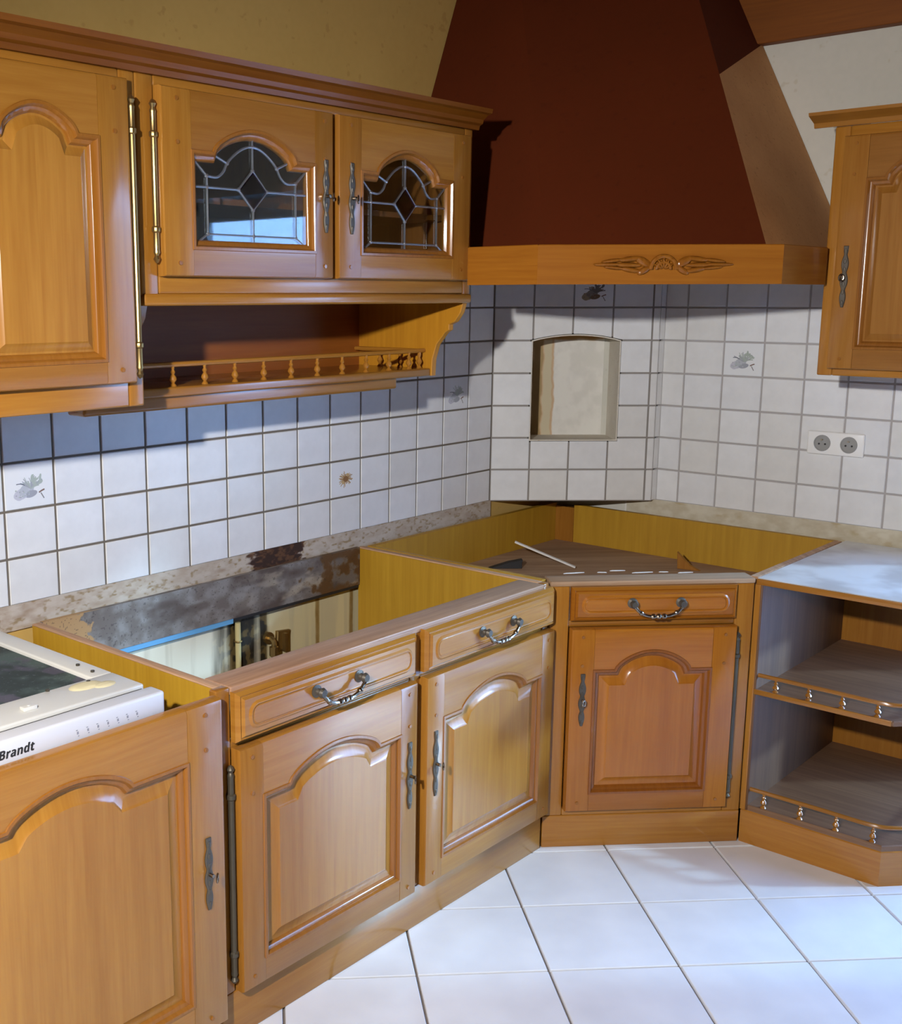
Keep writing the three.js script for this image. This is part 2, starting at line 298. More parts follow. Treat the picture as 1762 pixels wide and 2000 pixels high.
{ // left wall: tile face at x = 0, columns run along z
  obj('grout_bed', box(-0.06, -0.022, SY, 7 * TH + SY, 0, 21), M.grout, wallLeft);
  for (let c = 3; c < 21; c++) for (let j = 0; j < 7; j++) {
    const z = c + 0.068; // lower z edge of the column
    if (z > 7.9 && j > 4) continue;
    wallTile('L' + c + '_' + j, wallLeft, V(0, j * TH + G, z + 1 - G), Q);
  }
  const strip = texture(1024, 64, (u, v) => { // bared plaster where the worktop stood: dirty, flaked, rust stained
    const n = fbm(u * 60, v * 4, 60, 4, 101, 5), big = fbm(u * 14, v * 2, 14, 2, 113, 4), spot = fbm(u * 130, v * 8, 130, 8, 121, 3);
    let c = mix([0.74, 0.70, 0.645], [0.68, 0.62, 0.55], step(0.2, 0.85, n));
    c = mix(c, [0.47, 0.36, 0.26], step(0.45, 0.85, big) * step(0.25, 0.9, n) * 0.55 + 0.15 * step(0.5, 0.8, spot));
    c = mix(c, [0.45, 0.35, 0.16], step(0.6, 0.8, spot) * 0.4);
    const z = 18 - u * 15, hole = step(9.9, 10.05, z + (n - 0.5) * 0.8) * (1 - step(11.3, 11.5, z + (n - 0.5) * 0.9)); // flaked patch
    return mix(c, mix([0.21, 0.13, 0.10], [0.36, 0.24, 0.15], step(0.4, 0.7, spot)), hole);
  });
  const g = new THREE.PlaneGeometry(15, 0.46).rotateY(Q).translate(0, -0.21 + SY, 10.5); // along z 3..18, front towards +x
  const body = box(-0.06, -0.012, -0.44 + SY, 0.01 + SY, 3, 18);
  obj('plaster_strip', body, M.chalk, wallLeft);
  obj('plaster_coat', [g.translate(-0.008, 0, 0)], std({ map: strip, roughness: 0.95, bumpMap: strip, bumpScale: 0.002 }), wallLeft, { keepUV: true, crease: 0 });
  // tiled, stained wall seen inside the open sink cabinet
  const stain = texture(768, 384, (u, v) => {
    const z = 17 - u * 9, n = fbm(u * 20, v * 8, 20, 8, 131, 5), drip = fbm(u * 46, v * 1.5, 46, 2, 137, 4), f = fbm(u * 70, v * 30, 70, 30, 139, 3);
    let c = mix([0.86, 0.84, 0.76], [0.80, 0.76, 0.60], step(11.6, 10.9, z + (n - 0.5)));
    c = mix(c, [0.68, 0.65, 0.56], step(0.5, 0.8, drip) * 0.45);
    const dirty = step(10.9, 11.3, z + (drip - 0.5) * 0.9) * (1 - step(12.2, 12.6, z + (drip - 0.5) * 0.9));
    c = mix(c, mix([0.13, 0.11, 0.07], [0.36, 0.30, 0.17], step(0.42, 0.62, f)), dirty * (0.55 + 0.45 * step(0.4, 0.55, drip)));
    for (const k of [9.52, 8.42]) c = mix(c, [0.45, 0.33, 0.13], (1 - step(0.03, 0.085, Math.abs(z - k + (n - 0.5) * 0.06))) * (0.55 + 0.3 * f));
    return c;
  });
  const inner = new THREE.PlaneGeometry(9, 4.4).rotateY(Q).translate(0.02, -3.3 + SY, 12.5);
  obj('stained_plaster', [inner], std({ map: stain, roughness: 0.6 }), wallLeft, { keepUV: true, crease: 0 });
}
const DA = 0.7549, du = [Math.cos(DA), -Math.sin(DA)], dn = [Math.sin(DA), Math.cos(DA)], DZ = 3.06;
const DV = (u, y, n = 0) => V(du[0] * u + dn[0] * n, y, DZ + du[1] * u + dn[1] * n);
const wallCorner = structure('wall_corner', 'white tiled boxed-out corner with an arched niche under the hood');
{ // boxed corner at 45 degrees with a niche
  const dl = new THREE.Group(); dl.position.copy(DV(0, -H0)); dl.rotation.y = DA; wallCorner.add(dl); dl.name = 'boxing';
  const W = 4.2, archY = (u) => 4.12 + 0.15 * Math.sin(Math.PI * clamp((u - 0.97) / 2.26)) ** 0.8, N0 = 0.97, N1 = 3.23, NB = 1.57, ND = 1.35;
  const hole = [[N0, NB], [N1, NB]]; for (let i = 0; i <= 12; i++) { const u = N1 - (N1 - N0) * i / 12; hole.push([u, archY(u)]); }
  const sh = new THREE.Shape([[0, 0], [W, 0], [W, 7 * TH + 0.2], [0, 7 * TH + 0.2]].map((p) => new THREE.Vector2(...p)));
  sh.holes.push(new THREE.Path(hole.map((p) => new THREE.Vector2(...p))));
  const wide = offset(hole, -0.035); sh.holes[0] = new THREE.Path(wide.map((p) => new THREE.Vector2(...p)));
  const bed = new THREE.ExtrudeGeometry(sh, { depth: 0.2, bevelEnabled: false }).translate(0, SY, -0.222);
  obj('grout_bed', bed, M.groutLight, dl, { crease: 0 });
  const rev = ring([...hole].reverse(), [[-0.03, -0.012], [0, -0.012], [0, -ND]]); // reveal, seen from inside
  obj('niche_reveal', [rev.translate(0, SY, 0)], std({ map: span(plasterTex(150, [0.80, 0.77, 0.71], [0.85, 0.83, 0.78], [0.66, 0.54, 0.4]), 0.3, 0.3), roughness: 0.95, side: THREE.DoubleSide }), dl, { crease: 0.7 });
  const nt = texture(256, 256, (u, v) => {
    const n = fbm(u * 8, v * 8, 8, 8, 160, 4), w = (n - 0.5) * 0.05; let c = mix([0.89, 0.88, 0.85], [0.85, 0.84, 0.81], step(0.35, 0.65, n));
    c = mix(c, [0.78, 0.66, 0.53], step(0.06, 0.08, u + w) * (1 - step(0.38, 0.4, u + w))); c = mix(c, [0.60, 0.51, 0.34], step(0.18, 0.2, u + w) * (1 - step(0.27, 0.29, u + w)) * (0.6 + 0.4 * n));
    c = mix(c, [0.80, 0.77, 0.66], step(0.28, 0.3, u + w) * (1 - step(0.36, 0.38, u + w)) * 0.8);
    return mix(c, [0.66, 0.50, 0.30], step(0.9, 0.93, v + w * 0.7));  // brown top band: shade under the arch painted into the back colour
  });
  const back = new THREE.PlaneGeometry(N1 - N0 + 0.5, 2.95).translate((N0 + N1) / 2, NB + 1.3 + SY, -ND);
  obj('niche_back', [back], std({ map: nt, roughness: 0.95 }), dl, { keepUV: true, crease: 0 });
  for (let c = 0; c < 4; c++) for (let j = 0; j < 7; j++) {
    const x0 = c + G, x1 = c + 1 - G, y0 = j * TH + G, y1 = (j + 1) * TH - G, pos = V(0, -H0, 0);
    const key = 'D' + c + '_' + j;
    if (key in decor) { const t = obj('printed_tile', printGeo, printedTile(decor[key]), dl, { label: 'tile printed with a dark bunch of vegetables' }); t.position.set(x0 * U, (y0 + SY) * U, 0); continue; }
    let p = [[x0, y0], [x1, y0], [x1, y1], [x0, y1]];
    if (c >= 1 && c <= 2 && j >= 2 && j <= 4) continue;
    if (c === 3 && j >= 2 && j <= 4) p = [[N1 + 0.01, y0], [x1, y0], [x1, y1], [N1 + 0.01, y1]];
    if (j === 1 && (c === 1 || c === 2)) p = [[x0, y0], [x1, y0], [x1, NB - 0.01], [x0, NB - 0.01]];
    if (j === 1 && c === 3) p = [[x0, y0], [x1, y0], [x1, y1], [N1 + 0.01, y1], [N1 + 0.01, NB - 0.01], [x0, NB - 0.01]];
    if (j === 5 && c >= 1) { p = []; for (let i = 0; i <= 8; i++) { const u = x0 + (x1 - x0) * i / 8; p.push([u, Math.max(y0, archY(u) + 0.012)]); } p.push([x1, y1], [x0, y1]); }
    tilePoly(p.map(([a, b]) => [a, b + SY]), dl, new THREE.Vector3(), 0);
  }
  const cx = (u, n) => [du[0] * u + dn[0] * n, DZ + du[1] * u + dn[1] * n], cs = [cx(4.02, -0.004), cx(4.16, -0.004), [3.08, 0.0], [3.08, -0.05], [2.9, -0.05]].map(([x, z]) => [x, -z]);
  for (let j = 0; j < 7; j++) obj('corner_strip', slab(cs, 0, TH - 2 * G, 0.01).rotateX(-Q).translate(0, j * TH + G + SY, 0), M.tile[3], wallCorner, { crease: 0 });
}
{ // back wall tiles: face at z = 0
  obj('grout_bed', box(2.6, 11.6, SY, 7 * TH + SY, -0.06, -0.022), M.groutPale, wallBack);
  for (let j = 0; j < 7; j++) {
    tilePoly([[0, 0], [0.56, 0], [0.56, TH - 2 * G], [0, TH - 2 * G]], wallBack, V(3.09, j * TH + G, 0), 0);
    for (let c = 0; c < 8; c++) { if (c > 4 && j > 5) continue; const x = 3.672 + c; if (x > 11) continue; wallTile('B' + c + '_' + j, wallBack, V(x + G, j * TH + G, 0), 0); }
  }
  const st = texture(512, 64, (u, v) => { const n = fbm(u * 40, v * 4, 40, 4, 171, 5), s = fbm(u * 24, v * 3, 24, 3, 177, 4); let c = mix([0.80, 0.775, 0.70], [0.73, 0.69, 0.60], step(0.2, 0.85, n)); return mix(c, [0.60, 0.50, 0.32], step(0.62, 0.85, s) * 0.35); });
  obj('plaster_strip', box(2.2, 11.7, -0.6 + SY, 0.01 + SY, -0.06, -0.012), M.chalk, wallBack);
  obj('plaster_coat', [new THREE.PlaneGeometry(9.3, 0.6).translate(6.9, -0.29 + SY, -0.006)], std({ map: st, roughness: 0.95, bumpMap: st, bumpScale: 0.002 }), wallBack, { keepUV: true, crease: 0 });
}

// ---------------------------------------------------------------- joinery: doors, drawers, fittings
function archPath(w, h0, rise, sh = 0.18, n = 22) { // counter-clockwise opening outline, shoulders at h0, arch between
  const p = [[0, 0], [w, 0], [w, h0]];
  p.push([w * (1 - sh), h0]);
  for (let i = 0; i <= n; i++) { const t = i / n, x = w * (1 - sh - 0.012) - (w * (1 - 2 * sh - 0.024)) * t; p.push([x, h0 + rise * (0.16 + 0.84 * Math.pow(Math.sin(Math.PI * clamp(t, 0.001, 0.999)), 0.72))]); }
  p.push([w * sh, h0], [0, h0]); return p;
}
const shift = (p, x, y) => p.map((a) => [a[0] + x, a[1] + y]);
function escutcheon(parent, x, y, z, h = 1.22, knob = 'key') { // slender pierced plate with a keyhole and key
  const e = at(group('escutcheon', parent), x, y, z), o = [];
  const wd = (t) => 0.024 + 0.042 * Math.abs(Math.sin(t * Math.PI * 3.5)) * (0.5 + 0.5 * Math.sin(t * Math.PI)) + 0.012 * Math.sin(t * Math.PI);
  for (let i = 0; i <= 36; i++) { const t = i / 36; o.push([wd(t), (t - 0.5) * h]); }
  for (let i = 36; i >= 0; i--) { const t = i / 36; o.push([-wd(t), (t - 0.5) * h]); }
  const parts = [slab(o, 0, 0.03, 0.012)];
  for (const k of [-0.42, -0.25, -0.12, 0.12, 0.25, 0.42]) parts.push(new THREE.SphereGeometry(0.03, 8, 6).scale(1, 1.5, 0.6).translate(0, k * h, 0.03));
  const m = obj('plate', parts, M.pewter, e); m.parent.remove(m); parent.remove(e); m.name = 'escutcheon'; m.position.copy(e.position); parent.add(m);
  const kx = knob === 'left' ? -0.03 : knob === 'right' ? 0.03 : 0;
  const g = [cyl(0.03, 0.03, 0.09, 10).rotateX(Q).translate(0, 0, 0.07)];
  g.push(new THREE.TorusGeometry(0.048, 0.016, 8, 14).scale(1, 1.25, 1).rotateY(Q * 0.45).translate(kx, -0.02, 0.16));
  const k = obj('key', g, M.bright, parent); k.position.copy(e.position);
}
function rodHinge(parent, x, y0, y1, z, mat, r = 0.045) { // long barrel hinge with finials
  const L = y1 - y0, pts = [[0, 0], [0.6, 0.02], [1.25, 0.07], [0.7, 0.12], [1.15, 0.17], [1.0, 0.2]].map(([a, b]) => [a * r, b]);
  const p = [...pts, [r, 0.45], [r * 1.45, 0.47], [r * 1.45, 0.53], [r, 0.55], [r, L - 0.55], [r * 1.45, L - 0.53], [r * 1.45, L - 0.47], [r, L - 0.45], ...pts.slice().reverse().map(([a, b]) => [a, L - b])];
  const m = obj('hinge', [lathe(p, 12)], mat, parent, { crease: 0.8 }); at(m, x, y0, z);
}
function bailPull(parent, x, y, z, w = 0.98) { // rosettes with a hanging bail
  const hw = w / 2;
  for (const s of [-1, 1]) at(obj('rosette', [lathe([[0, 0], [0.1, 0], [0.105, 0.02], [0.06, 0.05], [0.05, 0.1], [0.085, 0.14], [0.06, 0.19], [0, 0.2]], 14).rotateX(Q)], M.pewter, parent, { crease: 0.8 }), x + s * hw, y, z);
  const b = [], P = []; for (let i = 0; i <= 12; i++) { const t = i / 12 * 2 - 1; P.push([t * hw * 0.98, -0.05 - 0.19 * (1 - Math.pow(Math.abs(t), 3.2)), 0.16]); }
  b.push(tube(P, 0.032, 30, 8)); for (const k of [-0.11, 0, 0.11]) b.push(new THREE.SphereGeometry(0.058, 10, 8).scale(1.05, 1, 1).translate(k, -0.24, 0.16));
  for (const s of [-1, 1]) b.push(new THREE.SphereGeometry(0.05, 8, 6).translate(s * hw * 0.72, -0.17, 0.16));
  const m = obj('bail', b, M.bright, parent, { crease: 0.8 }); at(m, x, y, z);
}
let PAL = { wood: M.wood, panel: M.panel, mould: M.mould };
const REDDISH = { wood: M.wood.map((m) => tinted(m, [1.05, 0.86, 0.5])), panel: tinted(M.panel, [1.05, 0.82, 0.45]), mould: tinted(M.mould, [0.85, 0.7, 0.6]) };
function makeDoor(parent, o) { // o: x0,y0,w,h, stile, rail, drop, rise, sh, glass
  const d = at(group('door', parent), o.x0, o.y0, 0), { w, h, stile: s, rail: b } = o, sr = o.stileR ?? s, T = 0.2, sh = o.sh ?? 0.18;
  const ow = w - s - sr, h0 = h - o.drop - b, path = shift(archPath(ow, h0, o.rise, sh), s, b);
  const mat = () => PAL.wood[Math.floor(rnd() * 3)];
  const edge = 0.06, e2 = 0.005;
  const rect = (x0, x1, y0, y1) => [[x0, y0], [x1, y0], [x1, y1], [x0, y1]];
  obj('stile', member(rect(0, s - e2, 0, h), h, w, T, edge, { l: 1, t: 1, b: 1 }), mat(), d, { crease: 0.7 }); obj('stile', member(rect(w - sr + e2, w, 0, h), h, w, T, edge, { r: 1, t: 1, b: 1 }), mat(), d, { crease: 0.7 });
  obj('rail', member(rect(s, w - sr, 0, b), h, w, T - 0.003, edge, { b: 1 }), mat(), d, { grain: 'x', crease: 0.7 });
  const arch = path.slice(2).reverse(); // from left shoulder to right shoulder
  const poly = [...arch, [w - sr, h], [s, h]];
  obj('rail', member(poly, h, w, T - 0.003, edge, { t: 1 }), mat(), d, { grain: 'x', crease: 0.5 });
  // moulding round the opening, then the raised panel
  obj('moulding', [ring(path, [[-0.03, T - 0.02], [-0.012, T + 0.018], [0.03, T + 0.02], [0.055, T - 0.01], [0.06, T - 0.04], [0.11, T - 0.055], [0.14, T - 0.1], [0.14, 0.04]])], PAL.mould, d, { crease: 0.7 });
  if (!o.glass) {
    const inn = offset(path, 0.12), f = Math.min(0.2, ow * 0.075);
    obj('panel', [ring(inn, [[0, 0.03], [0.02, T - 0.105], [0.05, T - 0.105], [f, T - 0.055], [f + 0.03, T - 0.03], [f + 0.045, T - 0.03]]), cap(offset(inn, f + 0.045), T - 0.03, true)], PAL.panel, d, { crease: 0.45 });
  } else leaded(d, ow, h0, o.rise, sh, s, b, T);
  for (const [px, py] of [[s * 0.5, h - 0.16], [s * 0.5, h - o.drop + 0.1], [w - sr * 0.5, h - 0.16], [w - sr * 0.5, h - o.drop + 0.1], [s * 0.5, 0.2], [w - sr * 0.5, 0.2]]) { const p = obj('peg', [cyl(0.032, 0.036, 0.03, 10).rotateX(Q)], M.mould, d); at(p, px, py, T + 0.002); }
  return d;
}
function leaded(d, w, h, rise, sh, ox, oy, T) { // leaded lights inside an arched opening
  const z = T * 0.45, a = 0.14 * w, b = 0.16 * h, t = h - 0.14 * w * 0.9, m = h * 0.63, cx = w / 2, dh = 0.21 * h, dw = 0.115 * w, my = m + 0.02 * h;
  const out = archPath(w, h, rise, sh, 22), ins = (x) => { // height of the opening at x
    const k = out.slice(4, -2); for (let i = 0; i + 1 < k.length; i++) if ((k[i][0] - x) * (k[i + 1][0] - x) <= 0) { const q = (x - k[i][0]) / ((k[i + 1][0] - k[i][0]) || 1); return k[i][1] + q * (k[i + 1][1] - k[i][1]); } return h; };
  const nx = w * sh + 0.02, nI = [nx + 0.13 * w, t + 0.08 * w]; // where the inner arch springs
  const inner = []; for (let i = 0; i <= 10; i++) { const q = i / 10, x = nI[0] + (cx - nI[0]) * q; inner.push([x, nI[1] + (h + rise * 0.42 - nI[1]) * Math.pow(Math.sin(q * Q), 0.9)]); }
  const hook = [[a, t], [a + 0.08 * w, t - 0.005], [nI[0] - 0.03 * w, t + 0.03 * w], nI];
  const mir = (p) => p.map(([x, y]) => [w - x, y]).reverse();
  const dia = [[cx, my - dh], [cx + dw, my], [cx, my + dh], [cx - dw, my]];
  const topL = out.slice(4, -2).filter((p) => p[0] < cx - 1e-6 && p[0] >= nx).sort((p, q) => p[0] - q[0]);
  const peak = [cx, h + rise];
  const panes = [
    [[0, 0], [a, b], [a, my], [0, my]], [[0, my], [a, my], [a, t], [0, h - 0.02]],
    [[0, 0], [cx, 0], [cx, b], [a, b]],
    [[a, b], [cx, b], [cx, my - dh], [cx - dw, my], [a, my]],
    [[a, my], [cx - dw, my], [cx, my + dh], inner[10], ...inner.slice(0, 10).reverse(), ...hook.slice(0, 3).reverse()],
    [[0, h], [0, h - 0.02], [a, t], ...hook.slice(1), [nx, h + 0.01]],
    [nI, ...inner.slice(1), peak, ...topL.slice().reverse(), [nx, h + 0.01]],
  ];
  const ccw = (p) => { const A = p.reduce((s, q, i) => { const r = p[(i + 1) % p.length]; return s + q[0] * r[1] - q[1] * r[0]; }, 0); return A < 0 ? p.slice().reverse() : p; };
  const all = []; for (const p of panes) { all.push(ccw(p)); all.push(ccw(p.map(([x, y]) => [w - x, y]))); }
  for (const p of all) { const g = obj('pane', slab(p, z - 0.02, z + 0.02, 0.012), M.glass, d, { crease: 0 }); at(g, ox, oy, 0); }
  const v = obj('pane', slab(dia, z - 0.02, z + 0.03, 0.02), M.violetGlass, d, { crease: 0, label: 'violet diamond pane' }); at(v, ox, oy, 0);
  const lines = [[[0, 0], [a, b]], [[a, b], [a, t]], [[0, h - 0.02], [a, t]], [[0, my], [cx - dw, my]], [hook[0], hook[1], hook[2], hook[3]], [nI, [nx, h + 0.02]], inner, [[a, b], [cx, b]]];
  const geo = [], R = 0.022, bar = (p) => geo.push(tube(p.map(([x, y]) => [x, y, z]), R, Math.max(2, p.length * 3), 6));
  for (const l of lines) { const k = l.length === 2 ? [l[0], [(l[0][0] + l[1][0]) / 2, (l[0][1] + l[1][1]) / 2], l[1]] : l; bar(k); bar(mir(k)); }
  bar([[cx, 0], [cx, (my - dh) / 2], [cx, my - dh]]); bar([[cx, my + dh], [cx, (my + dh + h + rise) / 2], [cx, h + rise]]);
  for (let i = 0; i < 4; i++) bar([dia[i], [(dia[i][0] + dia[(i + 1) % 4][0]) / 2, (dia[i][1] + dia[(i + 1) % 4][1]) / 2], dia[(i + 1) % 4]]);
  for (const [x, y] of [[a, b], [w - a, b], [a, my], [w - a, my], [a, t], [w - a, t], nI, [w - nI[0], nI[1]], [cx, b], ...dia, inner[10]]) geo.push(new THREE.SphereGeometry(0.036, 8, 6).translate(x, y, z));
  const c = obj('lead_came', geo, M.lead, d, { crease: 0.8 }); at(c, ox, oy, 0);
}
function makeDrawer(parent, x0, y0, w, h, mi = 0) { // drawer front with a framed raised field with rounded bracket ends
  const d = at(group('drawer', parent), x0, y0, 0), T = 0.2, mx = 0.24, my = h * 0.24, fw = w - 2 * mx, fh = h - 2 * my, r = fh * 0.36;
  obj('front', [ring([[0, 0], [w, 0], [w, h], [0, h]], [[0, 0], [0, T - 0.1], [0.05, T - 0.03], [0.07, T - 0.05], [0.11, T]]), cap(offset([[0, 0], [w, 0], [w, h], [0, h]], 0.11), T, true), cap([[0, 0], [w, 0], [w, h], [0, h]], 0, false)], PAL.wood[mi], d, { grain: 'x', crease: 0.4 });
  const p = [[mx + 0.1, my], [mx + fw - 0.1, my]];
  for (let i = 0; i <= 8; i++) { const t = -1 + i / 4; p.push([mx + fw - 0.06 + 0.1 * Math.sqrt(1 - t * t * 0.9), my + fh / 2 + t * fh * 0.42]); }
  p.push([mx + fw - 0.1, my + fh], [mx + 0.1, my + fh]);
  for (let i = 0; i <= 8; i++) { const t = 1 - i / 4; p.push([mx + 0.06 - 0.1 * Math.sqrt(1 - t * t * 0.9), my + fh / 2 + t * fh * 0.42]); }
  obj('field', [ring(p, [[-0.02, T - 0.002], [0.0, T + 0.012], [0.018, T + 0.03], [0.035, T + 0.03], [0.05, T + 0.01], [0.07, T + 0.022]]), cap(offset(p, 0.07), T + 0.022, true)], PAL.wood[2], d, { grain: 'x', crease: 0.4 });
  bailPull(d, w / 2, h * 0.5 + 0.04, T + 0.02, 0.98);
  return d;
}
function gallery(parent, xs, y0, y1, z, x0, x1, mat, rail) { // turned spindles carrying a rail
  const h = y1 - y0, r = 0.055;
  for (const x of xs) { const s = obj('spindle', [lathe([[0, 0], [r * 1.1, 0], [r * 0.9, h * 0.08], [r * 0.45, h * 0.16], [r * 1.15, h * 0.34], [r * 1.0, h * 0.46], [r * 0.42, h * 0.6], [r * 0.8, h * 0.72], [r * 0.4, h * 0.84], [r * 0.6, h], [0, h]], 12)], mat, parent, { crease: 0.8 }); at(s, x, y0, z); }
  obj('gallery_rail', rail, mat, parent, { grain: 'x', crease: 0.7 });
}

// ---------------------------------------------------------------- base cabinets
const BT = 5.69; // carcass top above the floor
const wA = M.wood[0], wB = M.wood[1], wC = M.wood[2];
{ // sink cabinet: local x runs from its left end (z = 16.85) to the corner, local z is outwards
  const c = thing('sink_cabinet', 'open topped oak sink base cabinet with two arched doors and two drawers', 'cabinet', new THREE.Vector3(5.1 * U, 0, 16.85 * U), Q), W = 8.7;
  obj('plinth', rbox(0, W + 0.0, 0, 0.8, -0.2, 0, 0.02), M.wood[1], c, { grain: 'x' });
  obj('stile', rbox(0, 0.27, 0.8, BT, -0.16, 0), wB, c); obj('stile', rbox(4.38, 4.68, 0.8, BT - 0.12, -0.16, 0), wB, c); obj('stile', rbox(W - 0.2, W, 0.8, BT, -0.16, 0), wB, c);
  obj('top_rail', rbox(0.27, W - 0.2, BT - 0.13, BT, -0.58, 0.02, 0.025), phy({ map: span(dullTex, 0.3, 0.7), color: lin(1.5, 1.45, 1.42), roughness: 0.5, clearcoat: 0.4, clearcoatRoughness: 0.3 }), c, { grain: 'x' });
  obj('rail', rbox(0.27, W - 0.2, 4.7, 4.85, -0.14, -0.02), wB, c, { grain: 'x' });
  for (const [x0, x1] of [[0.1, 0.25], [W - 0.16, W - 0.01]]) { obj('side_panel', box(x0, x1, 0.8, BT - 0.03, -4.95, -0.16), M.veneer, c, { label: 'yellow veneered side panel' }); obj('panel_edge', rbox(x0 - 0.005, x1 + 0.005, BT - 0.03, BT, -4.95, -0.16, 0.01), M.rawEdge, c, { grain: 'z' }); }
  obj('bottom_panel', box(0.25, W - 0.16, 0.8, 0.95, -4.95, -0.16), M.veneer, c);
  const mud = texture(1024, 128, (u, v) => { // wet, mouldy back rail with a peeled patch
    const n = fbm(u * 30, v * 4, 30, 4, 201, 5), b = fbm(u * 9, v * 2, 9, 2, 207, 4), f = noise(u * 220, v * 30, 220, 30, 211);
    let k = mix([0.42, 0.39, 0.37], [0.53, 0.52, 0.51], step(0.3, 0.75, n)); k = mix(k, [0.29, 0.24, 0.215], step(0.42, 0.72, b) * 0.8);
    k = mix(k, [0.66, 0.62, 0.55], step(0.5, 0.7, fbm(u * 12, v * 3, 12, 3, 213, 4)) * step(0.5, 0.75, u) * 0.8);
    k = mix(k, [0.36, 0.25, 0.12], step(0.8, 0.86, u + (n - 0.5) * 0.25) * step(0.35, 0.6, n));
    const peel = 1 - step(0.115, 0.12, u + (v - 0.5) * 0.07 + (n - 0.5) * 0.08); k = mix(k, [0.66, 0.53, 0.37], peel);
    return mix(k, [0.2, 0.18, 0.17], (f > 0.86 ? 0.35 : 0));
  });
  obj('back_rail', [new THREE.BoxGeometry(W - 0.45, 0.86, 0.1).translate(W / 2 + 0.05, BT - 0.43, -4.94)], std({ map: mud, roughness: 0.85 }), c, { keepUV: true, crease: 0, label: 'dirty grey peeling back rail' });
  obj('blue_edge', box(0.3, 4.7, BT - 0.97, BT - 0.86, -4.97, -4.91), M.bluePlastic, c, { label: 'blue plastic edge strip' });
  obj('rail_gap_shade', box(4.7, W - 0.2, BT - 0.93, BT - 0.86, -4.97, -4.91), M.black, c, { label: 'black strip added as the shade of the open gap' });  // black box added as the shade in the gap below the back rail
  for (const [x0, w] of [[0.27, 4.12], [4.65, 4.03]]) {
    makeDrawer(c, x0, 4.85, w, 0.77, 0);
    const d = makeDoor(c, { x0, y0: 0.83, w, h: 3.93, stile: 0.46, rail: 0.42, drop: 0.83, rise: 0.38, sh: 0.17 });
    escutcheon(d, x0 < 1 ? w - 0.23 : 0.23, 2.3, 0.2, 1.22, x0 < 1 ? 'left' : 'right');
  }
  rodHinge(c.children.find((k) => k.name === 'door'), -0.07, 0.15, 3.7, 0.06, M.darkSteel, 0.05);
}
{ // pipe stubs left on the wall inside the sink cabinet
  const t = thing('water_pipe', 'brown corroded water valve stub on the wall inside the open sink cabinet', 'pipe', V(0, -2.35, 11.05), 0);
  obj('pipe', [tube([[0.02, 0.45, 0], [0.16, 0.45, 0], [0.22, 0.4, 0], [0.22, 0.0, 0]], 0.06, 14, 8)], M.brass, t);
  obj('valve_body', [cyl(0.1, 0.1, 0.2, 6).translate(0.22, 0.2, 0), cyl(0.13, 0.13, 0.07, 12).rotateZ(Q).translate(0.05, 0.46, 0)], M.brass, t);
  const v = thing('drain_bracket', 'dark angular metal bracket beside the valve inside the sink cabinet', 'bracket', V(0, -2.25, 10.65), 0);
  obj('plate', slab([[-0.2, 0], [0.15, 0.05], [0.22, 0.42], [-0.16, 0.46]], 0, 0.08, 0.02).rotateY(Q).translate(0.02, 0, 0), M.brass, v);
  obj('flange', box(0.02, 0.2, 0.0, 0.4, -0.04, 0.04), M.brass, v);
  const p2 = thing('waste_pipe', 'thin yellowed vertical waste pipe running down the stained wall in the sink cabinet', 'pipe', V(0.1, -5.05, 11.95), 0);
  obj('pipe', [cyl(0.06, 0.06, 3.7, 10).translate(0, 1.85, 0)], std({ color: lin(0.5, 0.42, 0.2), roughness: 0.6 }), p2); obj('clip', [new THREE.TorusGeometry(0.07, 0.02, 6, 14).rotateX(Q).translate(0, 3.3, 0)], M.brass, p2);
}
